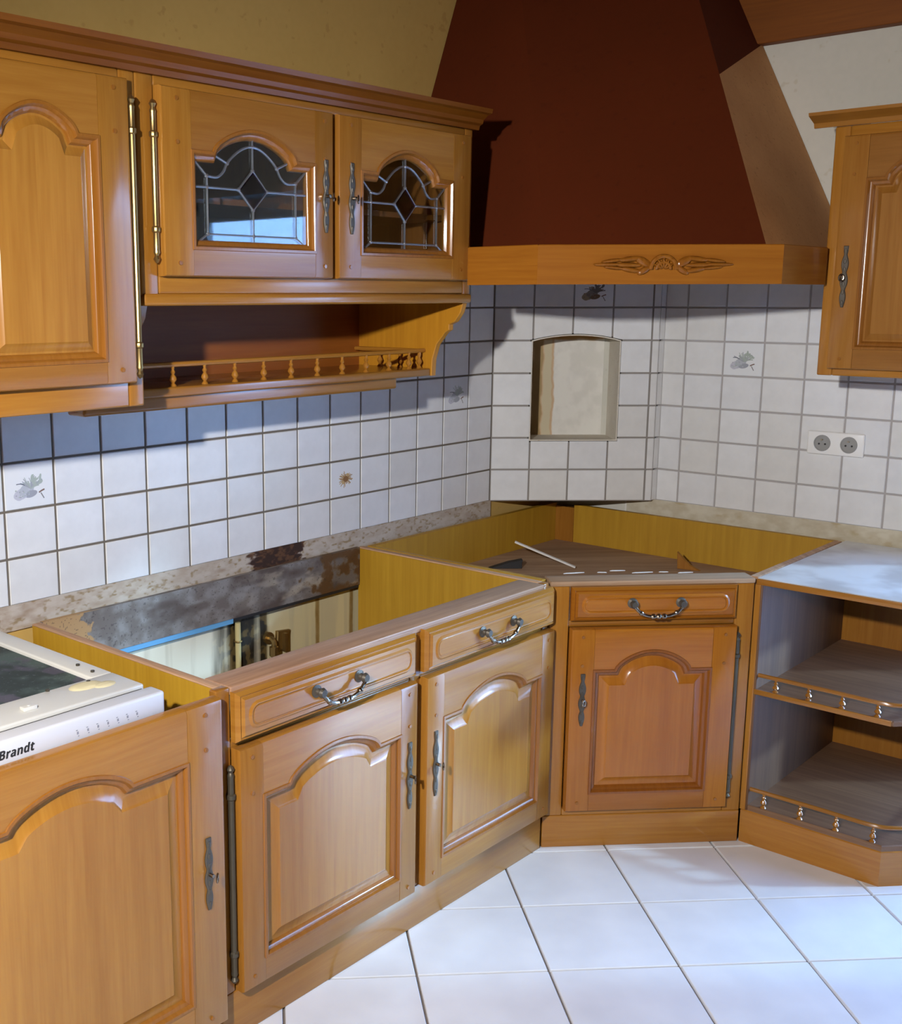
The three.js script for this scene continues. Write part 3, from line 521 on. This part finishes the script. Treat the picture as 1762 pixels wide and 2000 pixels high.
{ // corner cabinet: diagonal front, local x along the front
  const ang = Math.atan2(3.05, 2.84), W = 4.17; PAL = REDDISH;
  const c = thing('corner_cabinet', 'open topped diagonal corner base cabinet with one drawer and one arched door', 'cabinet', new THREE.Vector3(5.1 * U, 0, 8.1 * U), ang);
  obj('plinth', rbox(0, W, 0, 0.7, -0.2, 0, 0.02), wC, c, { grain: 'x' });
  obj('stile', rbox(0, 0.4, 0.7, BT - 0.1, -0.2, 0.0), wC, c); obj('stile', rbox(W - 0.37, W, 0.7, BT - 0.1, -0.2, 0.0), wC, c);
  obj('rail', rbox(0.4, W - 0.37, 0.7, 0.86, -0.16, 0), wC, c, { grain: 'x' }); obj('rail', rbox(0.4, W - 0.37, 4.74, 4.88, -0.16, -0.02), wB, c, { grain: 'x' });
  obj('top_rail', rbox(0.0, W, BT - 0.1, BT, -0.5, 0.02, 0.02), M.dust, c, { grain: 'x' });
  makeDrawer(c, 0.41, 4.9, 3.36, 0.69, 1);
  const d = makeDoor(c, { x0: 0.41, y0: 0.86, w: 3.39, h: 3.89, stile: 0.48, stileR: 0.5, rail: 0.4, drop: 0.86, rise: 0.4, sh: 0.18 });
  escutcheon(d, 0.26, 2.42, 0.2, 1.1); rodHinge(d, 3.43, 0.15, 3.75, 0.09, M.darkSteel, 0.05);
  PAL = { wood: M.wood, panel: M.panel, mould: M.mould };
  // carcass parts are placed in room directions
  const inv = (x0, x1, y0, y1, z0, z1) => { const g = box(x0 - 5.1, x1 - 5.1, y0, y1, z0 - 8.1, z1 - 8.1); return g.rotateY(-ang); };
  obj('back_panel', [inv(0.16, 0.3, 0.8, BT - 0.02, 0.3, 8.0)], M.veneer, c); obj('back_panel', [inv(0.85, 7.8, 0.8, BT - 0.02, 0.16, 0.3)], M.veneer, c);
  obj('corner_post', [inv(0.3, 0.85, 0.8, BT - 0.1, 0.16, 0.34)], wB, c);
  obj('side_panel', [inv(7.78, 7.93, 0.8, BT, 0.3, 4.9)], M.rawEdge, c);
  obj('side_panel', [inv(0.3, 4.9, 0.8, BT, 7.97, 8.1)], M.veneer, c);
  const poly = [[0.3, -7.96], [4.6, -7.96], [7.6, -4.75], [7.77, -4.6], [7.77, -0.31], [0.3, -0.31]];
  obj('shelf', [slab(poly, 0, 0.14, 0.01).rotateX(-Q).translate(-5.1, 4.5, -8.1).rotateY(-ang)], M.dust, c, { grain: 'x', label: 'dusty brown inner shelf' });
}
{ // open end shelf unit, right of the corner
  const c = thing('open_shelf_unit', 'open oak end shelf unit with small spindle galleries beside the corner cabinet', 'shelf unit', new THREE.Vector3(7.95 * U, 0, 5.0 * U));
  const out = (ins, back) => [[0, back], [3.45 - ins, back], [3.45 - ins, -0.72 - ins * 0.4], [2.8 - ins * 0.4, -ins], [0, -ins]].map(([x, z]) => [x, -z]).reverse();
  const plate = (ins, y0, y1) => slab(out(ins, -4.85), 0, y1 - y0, 0.02).rotateX(-Q).translate(0, y0, 0);
  obj('plinth', [plate(0.0, 0, 0.72)], wC, c, { grain: 'x' });
  obj('side_panel', rbox(0.0, 0.14, 0.72, BT - 0.13, -4.8, 0, 0.02), tinted(M.board, [0.75, 0.65, 0.5]), c);
  obj('stile', rbox(-0.02, 0.1, 0.72, BT - 0.13, -0.1, 0.02, 0.02), wC, c);
  obj('back_panel', box(0.14, 3.4, 0.72, BT - 0.13, -4.84, -4.74), wB, c);
  obj('bottom_shelf', [plate(0.02, 0.72, 0.84)], M.board, c, { grain: 'x' });
  obj('shelf', [plate(0.02, 3.27, 3.37)], M.board, c, { grain: 'x' });
  obj('shelf_edge', rbox(0.1, 2.76, 3.265, 3.375, -0.03, 0.012, 0.01), wB, c, { grain: 'x' });
  obj('top_board', [plate(0.01, BT - 0.13, BT)], M.melamine, c, { grain: 'x', label: 'pale melamine top board' });
  obj('top_edge', rbox(0, 2.8, BT - 0.135, BT - 0.012, -0.03, 0.012, 0.01), wB, c, { grain: 'x' });
  const rail = (y) => [tube([[0.1, y, -0.1], [1.5, y, -0.1], [2.6, y, -0.1], [2.85, y, -0.2], [3.3, y, -0.75], [3.33, y, -2], [3.33, y, -4.7]], 0.045, 60, 8)];
  gallery(c, [0.5, 1.16, 1.81, 2.47], 3.37, 3.62, -0.1, 0, 0, wB, rail(3.65));
  gallery(c, [0.43, 1.18, 1.89, 2.59], 0.84, 1.14, -0.1, 0, 0, wB, rail(1.17));
  for (const y of [3.37, 0.84]) for (const z of [-1.4, -2.7, -4]) { const s = obj('spindle', [lathe([[0, 0], [0.06, 0], [0.025, 0.05], [0.06, 0.11], [0.022, 0.17], [0.035, 0.28], [0, 0.28]], 10)], wB, c); at(s, 3.33, y, z); }
}
{ // dishwasher standing left of the sink cabinet, its worktop removed
  const c = thing('dishwasher', 'white integrated dishwasher with exposed top, control strip and arched oak door panel', 'dishwasher', new THREE.Vector3(4.62 * U, 0, 22.3 * U), Q), W = 4.55, Tp = H0 - 0.1;
  obj('body', rbox(0, W, 0.3, Tp - 0.14, -4.3, -0.02, 0.05), M.white, c);
  obj('foot', [[0.3, -0.4], [W - 0.3, -0.4], [0.3, -3.9], [W - 0.3, -3.9]].map(([x, z]) => cyl(0.14, 0.18, 0.31, 10).translate(x, 0.155, z)), M.black, c);
  obj('top_rim', [rbox(0, W, Tp - 0.14, Tp, -0.75, 0, 0.03), rbox(W - 0.36, W, Tp - 0.14, Tp, -4.3, -0.75, 0.03), rbox(0, 0.36, Tp - 0.14, Tp, -4.3, -0.75, 0.03), rbox(0.36, W - 0.36, Tp - 0.14, Tp, -4.3, -3.95, 0.03)], M.white, c);
  const pad = texture(512, 512, (u, v) => { const n = fbm(u * 9, v * 9, 9, 9, 221, 4), f = fbm(u * 110, v * 110, 110, 110, 227, 3); let k = mix([0.17, 0.21, 0.205], [0.29, 0.35, 0.33], step(0.35, 0.65, n)); k = mix(k, [0.36, 0.33, 0.40], step(0.56, 0.64, fbm(u * 6, v * 6, 6, 6, 231, 4)) * 0.7); return mix(k, [0.5, 0.55, 0.53], step(0.7, 0.8, f) * 0.35); });
  obj('insulation_pad', [rbox(0.34, W - 0.34, Tp - 0.15, Tp - 0.06, -3.97, -0.73, 0.02)], std({ map: span(pad, 0.5, 0.5), roughness: 0.95 }), c, { label: 'dark green bitumen insulation pad' });
  obj('foam_blob', [new THREE.SphereGeometry(0.2, 14, 8).scale(1.3, 0.14, 0.8).translate(W - 0.62, Tp + 0.0, -0.52), new THREE.SphereGeometry(0.15, 12, 8).scale(1.2, 0.16, 0.8).translate(W - 0.4, Tp, -0.38)], std({ color: lin(0.7, 0.62, 0.38), roughness: 0.8 }), c, { label: 'yellowed foam residue', crease: 0.8 });
  obj('fixing_clip', [rbox(W - 1.76, W - 1.56, Tp, Tp + 0.05, -0.36, -0.24, 0.01), cyl(0.02, 0.02, 0.06, 8).translate(W - 1.66, Tp + 0.03, -0.3)], M.white, c);
  for (const [x, z] of [[W - 0.2, -0.95], [W - 0.18, -1.35], [W - 1.1, -0.72], [W - 0.5, -0.62]]) obj('screw', cyl(0.03, 0.03, 0.03, 10).translate(x, Tp + 0.01, z), M.darkSteel, c);
  obj('strip_gap_shade', box(0.02, W - 0.05, Tp - 0.5, Tp - 0.06, -0.02, 0.14), M.black, c);  // black filler added as the shade in the gap behind the control strip
  const s = group('control_panel', c); at(s, 0, 0, 0);
  obj('strip', rbox(0, W + 0.02, Tp - 0.36, Tp + 0.0, 0.13, 0.44, 0.04), phy({ color: lin(0.62, 0.62, 0.64), roughness: 0.28 }), s);
  const font = await new FontLoader().loadAsync('fonts/droid/droid_sans_bold.typeface.json');
  const tg = new TextGeometry('Brandt', { font, size: 0.115, depth: 0.006, curveSegments: 4, bevelEnabled: false }); tg.computeBoundingBox();
  const k = 0.5 / tg.boundingBox.max.x; tg.applyMatrix4(new THREE.Matrix4().set(k, 0.22 * k, 0, 0, 0, 1, 0, 0, 0, 0, 1, 0, 0, 0, 0, 1));
  at(obj('lettering', [tg], M.black, s, { label: 'black maker name lettering' }), 1.985, Tp - 0.235, 0.44);
  for (let i = 0; i < 7; i++) at(obj('program_mark', [box(-0.012, 0.012, 0, 0.035, 0, 0.004), box(-0.025, 0.0, 0.05, 0.06, 0, 0.004), box(0.0, 0.02, -0.03, -0.02, 0, 0.004)], std({ color: lin(0.25, 0.26, 0.3), roughness: 0.6 }), s), 3.14 + i * 0.158, Tp - 0.22, 0.44);
  const f = makeDoor(c, { x0: 0.29, y0: 0.55, w: 5.12, h: H0 - 0.38 - 0.55, stile: 0.66, rail: 0.55, drop: 0.78, rise: 0.34, sh: 0.25 }); f.position.z = 0.48 * U; f.name = 'furniture_door';
  escutcheon(f, 4.78, 2.53, 0.2, 1.12, 'right');
}
{ // bits of rubble, and a black stand-in for a dark hole, on the inner shelf and rails of the corner cabinet
  const scrap = (name, label, cat, geo, mat, p, ry = 0, rz = 0, grp) => { const m = obj(name, geo, mat, scene); m.position.copy(p); m.rotation.set(0, ry, rz); m.userData = { label, category: cat }; if (grp) m.userData.group = grp; return m; };
  const sh = 4.64 - H0;
  scrap('wooden_batten', 'thin pale wooden batten leaning inside the open corner cabinet', 'batten', rbox(-0.8, 0.8, -0.02, 0.02, -0.06, 0.06, 0.01), M.chalk, V(1.95, sh + 0.33, 3.4), 0.5, -0.36);
  scrap('offcut_or_dark_hole', 'small dark wooden offcut lying at the back of the corner cabinet shelf', 'offcut', slab([[-0.2, 0], [0.35, 0], [0.1, 0.12], [-0.22, 0.42]], -0.05, 0.05, 0.01), wB, V(4.6, sh, 1.2), 0.2);
  scrap('offcut_or_dark_hole', 'black wedge added as the shade of a dark hole at the left of the corner cabinet shelf', 'offcut', slab([[-0.4, 0], [0.4, 0], [0.42, 0.22], [0.1, 0.16]], -0.1, 0.1, 0.01), M.black, V(1.25, sh, 4.1), 0.75);  // added black shape, the shade of a dark hole in the cabinet
  const chip = [[-0.1, -0.04], [0.02, -0.06], [0.12, -0.02], [0.08, 0.05], [-0.06, 0.06]];
  [[5.6, 6.9, 0.3], [5.75, 6.55, 1.2], [6.2, 6.35, 2], [6.5, 6.0, 0.5], [6.85, 5.75, 1.8], [5.2, 7.35, 2.4]].forEach(([x, z, a], i) => scrap('plaster_chip', 'small white plaster chip lying on the front rail of the corner cabinet', 'chip', slab(chip.map(([p, q]) => [p * (0.9 + (i % 3) * 0.6), q * 0.45]), 0, 0.012, 0.004).rotateX(-Q), M.chalk, V(x - 0.16, BT - H0, z - 0.16), 0.82 + (a - 1.2) * 0.12, 0, 'plaster chips on the corner cabinet rail'));
}

// ---------------------------------------------------------------- wall cabinets, left
const UH = (y) => y + H0;
{ // tall cabinet at the far left
  const c = thing('wall_cabinet', 'tall oak wall cabinet with one arched panel door, left of the glazed cabinet', 'cabinet', new THREE.Vector3(3.0 * U, 0, 19.9 * U), Q), W = 3.56, y0 = UH(3.6), y1 = UH(8.42);
  obj('carcass', [box(0, 0.15, y0, y1, -2.97, -0.14), box(W - 0.15, W, y0, y1, -2.97, -0.14), box(0.15, W - 0.15, y0, y0 + 0.15, -2.97, -0.14), box(0.15, W - 0.15, y1 - 0.15, y1, -2.97, -0.14), box(0.15, W - 0.15, y0 + 0.15, y1 - 0.15, -2.97, -2.9)], M.inner, c);
  obj('stile', rbox(0, 0.3, y0, y1, -0.14, 0), wC, c); obj('stile', rbox(W - 0.28, W, y0, y1, -0.14, 0), wC, c);
  obj('rail', rbox(0.3, W - 0.28, y0, y0 + 0.4, -0.14, -0.0), wC, c, { grain: 'x' }); obj('rail', rbox(0.3, W - 0.28, y1 - 0.2, y1, -0.14, 0), wC, c, { grain: 'x' });
  const d = makeDoor(c, { x0: 0.29, y0: UH(3.97), w: 3.02, h: 4.31, stile: 0.55, rail: 0.34, drop: 0.85, rise: 0.36, sh: 0.18 });
  rodHinge(d, 3.08, 0.05, 4.1, 0.16, M.brass, 0.045);
}
{ // glazed cabinet over an open niche with a gallery shelf
  const c = thing('glazed_wall_cabinet', 'oak wall cabinet with two leaded glass doors over an open niche with spindle gallery', 'cabinet', new THREE.Vector3(3.0 * U, 0, 16.33 * U), Q), W = 8.18, y0 = UH(5.22), y1 = UH(8.42);
  obj('carcass', [box(0, 0.15, y0, y1, -2.97, -0.14), box(W - 0.15, W, y0, y1, -2.97, -0.14), box(0.15, W - 0.15, y0, y0 + 0.15, -2.97, -0.14), box(0.15, W - 0.15, y1 - 0.15, y1, -2.97, -0.14), box(0.15, W - 0.15, y0 + 0.15, y1 - 0.15, -2.97, -2.9)], M.inner, c);
  obj('inner_shelf', box(0.15, W - 0.15, UH(6.7), UH(6.8), -2.9, -0.5), M.inner, c, { grain: 'x' });
  obj('stile', rbox(0, 0.33, y0, y1, -0.14, 0), wA, c); obj('stile', rbox(W - 0.25, W, y0, y1, -0.14, 0), wB, c); obj('stile', rbox(3.95, 4.2, y0 + 0.33, y1, -0.14, -0.01), wB, c);
  obj('rail', rbox(0.33, W - 0.25, y0 + 0.05, y0 + 0.33, -0.14, 0.01), wA, c, { grain: 'x' }); obj('rail', rbox(0.33, W - 0.25, y1 - 0.16, y1, -0.14, 0), wA, c, { grain: 'x' });
  obj('lower_moulding', [rbox(0.0, W, y0 - 0.13, y0 + 0.05, -0.3, 0.06, 0.05)], wA, c, { grain: 'x' });
  const d1 = makeDoor(c, { x0: 0.32, y0: UH(5.53), w: 3.68, h: 2.74, stile: 0.55, stileR: 0.46, rail: 0.42, drop: 0.88, rise: 0.4, sh: 0.16, glass: true });
  const d2 = makeDoor(c, { x0: 4.14, y0: UH(5.53), w: 3.76, h: 2.74, stile: 0.56, stileR: 0.58, rail: 0.42, drop: 0.9, rise: 0.44, sh: 0.16, glass: true });
  escutcheon(d1, 3.47, 1.36, 0.2, 1.2, 'right'); escutcheon(d2, 0.3, 1.36, 0.2, 1.2);
  rodHinge(d1, -0.09, 0.18, 2.54, 0.1, M.brass, 0.045);
  // niche below: back board, bracket ends, shelf, gallery, light pelmet
  const yb = UH(3.6);
  obj('niche_back', box(0.12, W - 0.14, yb, y0 - 0.13, -2.97, -2.86), M.inner, c, { grain: 'x' });
  const prof = [[-2.97, 3.6], [-0.84, 3.6], [-0.82, 3.95], [-0.72, 4.25], [-0.5, 4.5], [-0.4, 4.55], [-0.4, 4.66], [-0.26, 4.72], [-0.12, 4.9], [-0.06, 5.09], [-2.97, 5.09]].map(([x, y]) => [x, UH(y)]);
  for (const x of [0, W - 0.14]) obj('bracket_end', [slab(prof, 0, 0.14, 0.015).rotateY(-Q).translate(x + 0.14, 0, 0)], x ? tinted(M.veneer, [1.12, 0.88, 0.62]) : wB, c, { crease: 0.4 });
  obj('shelf', rbox(0.14, W - 0.14, yb, yb + 0.16, -2.86, -0.86, 0.03), wB, c, { grain: 'x' });
  obj('pelmet', rbox(-0.45, 7.1, UH(3.38), yb + 0.04, -1.45, -0.97, 0.05), wB, c, { grain: 'x' });
  const xs = []; for (let i = 0; i < 9; i++) xs.push(1.35 + 0.69 * i); xs.push(7.5);
  const ry = UH(4.12), zf = -1.0;
  gallery(c, xs, yb + 0.16, ry - 0.03, zf, 0, 0, wC, [tube([[0.15, ry, zf], [3, ry, zf], [6, ry, zf], [7.2, ry, zf], [7.9, ry, zf - 0.02], [8.02, ry, zf - 0.03]], 0.045, 60, 8), tube([[7.84, ry, zf], [7.86, ry, zf - 0.5], [7.86, ry, zf - 1.1], [7.86, ry, zf - 1.8]], 0.045, 20, 8)]);
  for (const z of [-0.02, -0.55, -1.1]) { const q = obj('spindle', [lathe([[0, 0], [0.06, 0], [0.025, 0.06], [0.063, 0.13], [0.022, 0.22], [0.04, 0.27], [0.03, 0.34], [0, 0.34]], 12)], wC, c, { crease: 0.8 }); at(q, 7.86, yb + 0.16, zf + z); }
}
{ // cornice running over both left wall cabinets
  const prof = [[0, 8.42], [0.05, 8.42], [0.07, 8.5], [0.14, 8.53], [0.16, 8.6], [0.27, 8.68], [0.36, 8.7], [0.38, 8.78], [0, 8.78]].map(([a, b]) => [a, UH(b)]);
  const c = thing('cornice', 'dark moulded wooden cornice running along the top of the left wall cabinets', 'cornice', new THREE.Vector3(3.0 * U, 0, 19.95 * U), Q), L = 11.85;
  obj('front_moulding', [slab(prof.slice().reverse().map(([a, b]) => [-a, b]), 0, L + 0.08, 0).rotateY(Q)], M.cornice, c, { grain: 'x', crease: 0.3 });
  obj('return_moulding', [slab(prof.map(([a, b]) => [a * 0.22, b]), 0, 2.95, 0).translate(L, 0, -2.95)], M.cornice, c, { grain: 'z', crease: 0.3 });
  obj('cover_board', box(0, L, UH(8.42), UH(8.5), -2.95, 0), M.cornice, c, { grain: 'x' });
}
// ---------------------------------------------------------------- wall cabinet, right
{
  const c = thing('wall_cabinet', 'oak wall cabinet with arched door and cornice, on the wall right of the hood', 'cabinet', new THREE.Vector3(8.06 * U, 0, 3.0 * U)), W = 3.4, y0 = UH(3.62), y1 = UH(8.5);
  obj('carcass', [box(0, 0.15, y0, y1, -2.97, -0.14), box(W - 0.15, W, y0, y1, -2.97, -0.14), box(0.15, W - 0.15, y0, y0 + 0.15, -2.97, -0.14), box(0.15, W - 0.15, y1 - 0.15, y1, -2.97, -0.14), box(0.15, W - 0.15, y0 + 0.15, y1 - 0.15, -2.97, -2.9)], M.inner, c);
  obj('stile', rbox(0, 0.3, y0, y1, -0.14, 0), wC, c); obj('stile', rbox(W - 0.3, W, y0, y1, -0.14, 0), wC, c);
  obj('rail', rbox(0.3, W - 0.3, y0, y0 + 0.3, -0.14, 0), wC, c, { grain: 'x' }); obj('rail', rbox(0.3, W - 0.3, y1 - 0.3, y1, -0.14, 0), wC, c, { grain: 'x' });
  PAL = { wood: M.wood.map((m) => tinted(m, [0.86, 0.86, 1.1])), panel: tinted(M.panel, [0.86, 0.86, 1.1]), mould: tinted(M.mould, [0.9, 0.9, 1.1]) };
  const d = makeDoor(c, { x0: 0.25, y0: UH(3.77), w: 2.9, h: 4.52, stile: 0.5, rail: 0.42, drop: 0.84, rise: 0.4, sh: 0.18 });
  escutcheon(d, 0.22, 1.82, 0.2, 1.2);
  const prof = [[0, y1], [0.06, y1], [0.09, y1 + 0.09], [0.2, y1 + 0.13], [0.38, y1 + 0.2], [0.4, y1 + 0.26], [0, y1 + 0.26]];
  obj('cornice', [slab(prof.slice().reverse().map(([a, b]) => [-a, b]), -0.4, W + 0.1, 0).rotateY(Q), slab(prof.slice().reverse().map(([a, b]) => [-a, b]), -2.95, 0, 0)], M.wood[1], c, { grain: 'x', crease: 0.3 });
}
// ---------------------------------------------------------------- corner chimney hood
{
  const c = thing('corner_hood', 'dark red plaster corner chimney hood on a carved oak mantel beam', 'hood', new THREE.Vector3(0, 0, 0));
  const A = (y) => [4.06 - 0.41 * (y - 6.2), UH(y), 7.08 - 0.4 * (y - 6.2)], B = (y) => [7.44 - 0.493 * (y - 6.2), UH(y), 4.46 - 0.337 * (y - 6.2)];
  const Lw = (y) => [-0.02, UH(y), 7.08 - 0.4 * (y - 6.2)], Rw = (y) => [7.44 - 0.493 * (y - 6.2), UH(y), -0.02];
  const yb = 5.9, yt = TOP;
  const face = (a, b, cc, d, n) => { const t = n.map((v) => v * 0.12), s = (p) => [p[0] - t[0], p[1] - t[1], p[2] - t[2]]; return [quad(a, b, cc, d), quad(s(d), s(cc), s(b), s(a)), quad(a, d, s(d), s(a)), quad(b, s(b), s(cc), cc), quad(a, s(a), s(b), b)]; };
  obj('left_face', face(Lw(yb), A(yb), A(yt), Lw(yt), [0, 0.37, 0.93]), M.hoodRed, c, { crease: 0 });
  obj('front_face', face(A(yb), B(yb), B(yt), A(yt), [0.53, 0.49, 0.69]), M.hoodRed, c, { crease: 0 });
  // right face: cream up to the beam, red above
  obj('right_face', face(B(yb), Rw(yb), Rw(10.9), B(9.75), [0.9, 0.44, 0]), M.hoodCream, c, { crease: 0, label: 'cream painted side of the hood' });
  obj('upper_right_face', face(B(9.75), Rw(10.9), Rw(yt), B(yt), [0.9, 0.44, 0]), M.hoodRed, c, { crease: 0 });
  // mantel beam: left return, diagonal front, right return
  const a = [4.82, 8.5], b = [8.17, 5.37], y0 = UH(5.44), y1 = UH(6.17), th = 0.3;
  const prism = (p, y0, y1) => slab(p.map(([x, z]) => [x, -z]), y0, y1, 0.015).rotateX(-Q);
  const ccw = (p) => { const s = p.reduce((t, q, i) => { const r = p[(i + 1) % p.length]; return t + q[0] * r[1] - q[1] * r[0]; }, 0); return s > 0 ? p.slice().reverse() : p; };
  obj('mantel_beam', prism(ccw([[3.2, 8.5], [3.2, 8.2], [a[0] - 0.12, 8.2], a]), y0, y1), phy({ map: span(plainTex, 0.3, 0.7), color: lin(0.92, 0.76, 0.38), roughness: 0.6, specularIntensity: 0.3, clearcoat: 0.08, clearcoatRoughness: 0.3 }), c, { grain: 'x' });
  const mm = phy({ map: span(plainTex, 0.3, 0.7), color: lin(0.9, 0.72, 0.36), roughness: 0.6, specularIntensity: 0.3, clearcoat: 0.08, clearcoatRoughness: 0.3 });
  obj('mantel_beam', prism(ccw([a, [a[0] - 0.12, 8.2], [b[0] - th, b[1] - 0.12], b]), y0, y1), mm, c, { grain: 'x' });
  obj('mantel_beam', prism(ccw([b, [b[0] - th, b[1] - 0.12], [b[0] - th, 3.05], [8.17, 3.2]]), y0, y1), mm, c, { grain: 'z' });
  obj('hood_floor', prism(ccw([[0.05, 7.0], [4.0, 7.0], [7.35, 4.45], [7.35, 0.05], [2.6, 0.05], [0.05, 2.6]]), UH(5.85), UH(5.9)), M.hoodRed, c);
  obj('ledge', prism(ccw([[3.25, 8.25], [4.75, 8.25], [7.95, 5.3], [7.95, 3.2], [7.0, 3.2], [7.0, 4.5], [4.0, 6.9], [3.25, 6.9]]), UH(5.9), UH(5.96)), M.inner, c);
  // carving on the diagonal front: shell in the middle, leaves to both sides
  const k = group('carving', c), L = Math.hypot(b[0] - a[0], b[1] - a[1]); k.position.set(((a[0] + b[0]) / 2 + 0.02) * U, UH(5.81) * U, ((a[1] + b[1]) / 2 + 0.02) * U); k.rotation.y = Math.atan2(a[1] - b[1], b[0] - a[0]);
  const cm = phy({ map: span(plainTex, 0.2, 0.5), color: lin(0.74, 0.6, 0.42), ...varnish, clearcoat: 0.4 });
  const leaf = (x, y, l, w, r, d = 0.06) => new THREE.SphereGeometry(1, 12, 8).scale(l, w, d).rotateZ(r).translate(x, y, 0);
  const shell = [new THREE.TorusGeometry(0.24, 0.045, 8, 20, Math.PI).translate(0.05, -0.1, 0.02), new THREE.TorusGeometry(0.13, 0.03, 8, 16, Math.PI).translate(0.05, -0.1, 0.03)];
  for (let i = 0; i < 5; i++) { const t = 0.5 + i * 0.535; shell.push(leaf(0.05 + Math.cos(t) * 0.12, -0.1 + Math.sin(t) * 0.12, 0.1, 0.03, t)); }
  obj('shell', shell, cm, k, { crease: 0.8 });
  for (const s of [-1, 1]) { const g = []; for (const [x, y, l, w, r] of [[0.38, 0.04, 0.17, 0.08, 0.5], [0.36, -0.12, 0.14, 0.06, -0.5], [0.62, 0.09, 0.22, 0.055, -0.12], [0.66, -0.02, 0.26, 0.05, 0.02], [0.6, -0.11, 0.2, 0.05, 0.15], [0.95, 0.06, 0.22, 0.04, -0.12], [1.02, -0.01, 0.3, 0.038, 0], [0.92, -0.07, 0.2, 0.035, 0.1]]) g.push(leaf(s * x + 0.05, y, l, w, s * r)); obj('acanthus_leaf', g, cm, k, { crease: 0.8 }); }
}
// ---------------------------------------------------------------- socket and lamp
{
  const c = thing('power_socket', 'white double power socket on the tiled wall under the right wall cabinet', 'socket', V(7.52, 1.86, 0));
  obj('plate', rbox(-0.64, 0.64, -0.27, 0.27, 0.0, 0.08, 0.035), phy({ color: lin(0.86, 0.86, 0.84), roughness: 0.3 }), c);
  for (const x of [-0.29, 0.31]) {
    const s = at(group('socket_well', c), x, 0, 0);
    obj('well', [lathe([[0, 0.084], [0.165, 0.084], [0.165, 0.1], [0.19, 0.1], [0.19, 0.06]], 24).rotateX(Q)], M.socket, s);
    obj('contact_hole', [-0.07, 0.07].map((q) => cyl(0.022, 0.022, 0.01, 10).rotateX(Q).translate(q, -0.02, 0.088)), M.black, s);
    obj('earth_pin', [cyl(0.02, 0.02, 0.08, 10).rotateX(Q).translate(0, 0.08, 0.11)], M.pin, s);
  }
}
{ // pendant spot hanging behind the camera, aimed down at the sink corner: the lamp light of the kitchen
  const p = [13.3, 7.8, 29.2], aim = new THREE.Vector3(8.6 - p[0], -4.6 - p[1], 11 - p[2]).normalize();
  const c = thing('pendant_lamp', 'pendant lamp with a white cone shade hanging behind the viewpoint', 'lamp', V(...p));
  const turn = new THREE.Quaternion().setFromUnitVectors(new THREE.Vector3(0, -1, 0), aim), tilt = (m) => { m.quaternion.copy(turn); return m; };
  const back = aim.clone().multiplyScalar(-0.75);
  obj('cord', [tube([[back.x, back.y, back.z], [back.x * 1.1, back.y + 1, back.z * 1.1], [back.x * 0.6, TOP - p[1] - 1, back.z * 0.6], [back.x * 0.6, TOP - p[1], back.z * 0.6]], 0.03, 30, 8)], M.white, c);
  tilt(obj('shade', [lathe([[0.18, 0.75], [0.24, 0.7], [0.3, 0.5], [0.62, 0.12], [0.6, 0.1], [0.28, 0.48], [0.2, 0.66]], 28)], phy({ color: lin(0.75, 0.75, 0.72), roughness: 0.4 }), c, { crease: 0.6 }));
  tilt(obj('bulb_holder', [cyl(0.14, 0.17, 0.4, 14).translate(0, 0.46, 0)], M.white, c));
  tilt(obj('bulb', [new THREE.SphereGeometry(0.26, 20, 14)], std({ color: lin(1, 0.95, 0.85), emissive: lin(0.98, 1, 1), emissiveIntensity: 4 }), c));
  const l = new THREE.SpotLight(new THREE.Color().setRGB(1.05, 1.02, 1.0), 19.5, 0, Math.PI / 3, 0.6, 2); l.castShadow = true; l.shadow.radius = 1.5; l.shadow.mapSize.set(2048, 2048); l.shadow.bias = -0.002; l.name = 'bulb_light';
  l.position.set(0, 0, 0); l.target.position.copy(aim); l.target.name = 'lamp_aim'; c.add(l, l.target);
}
renderer.render(scene, camera);
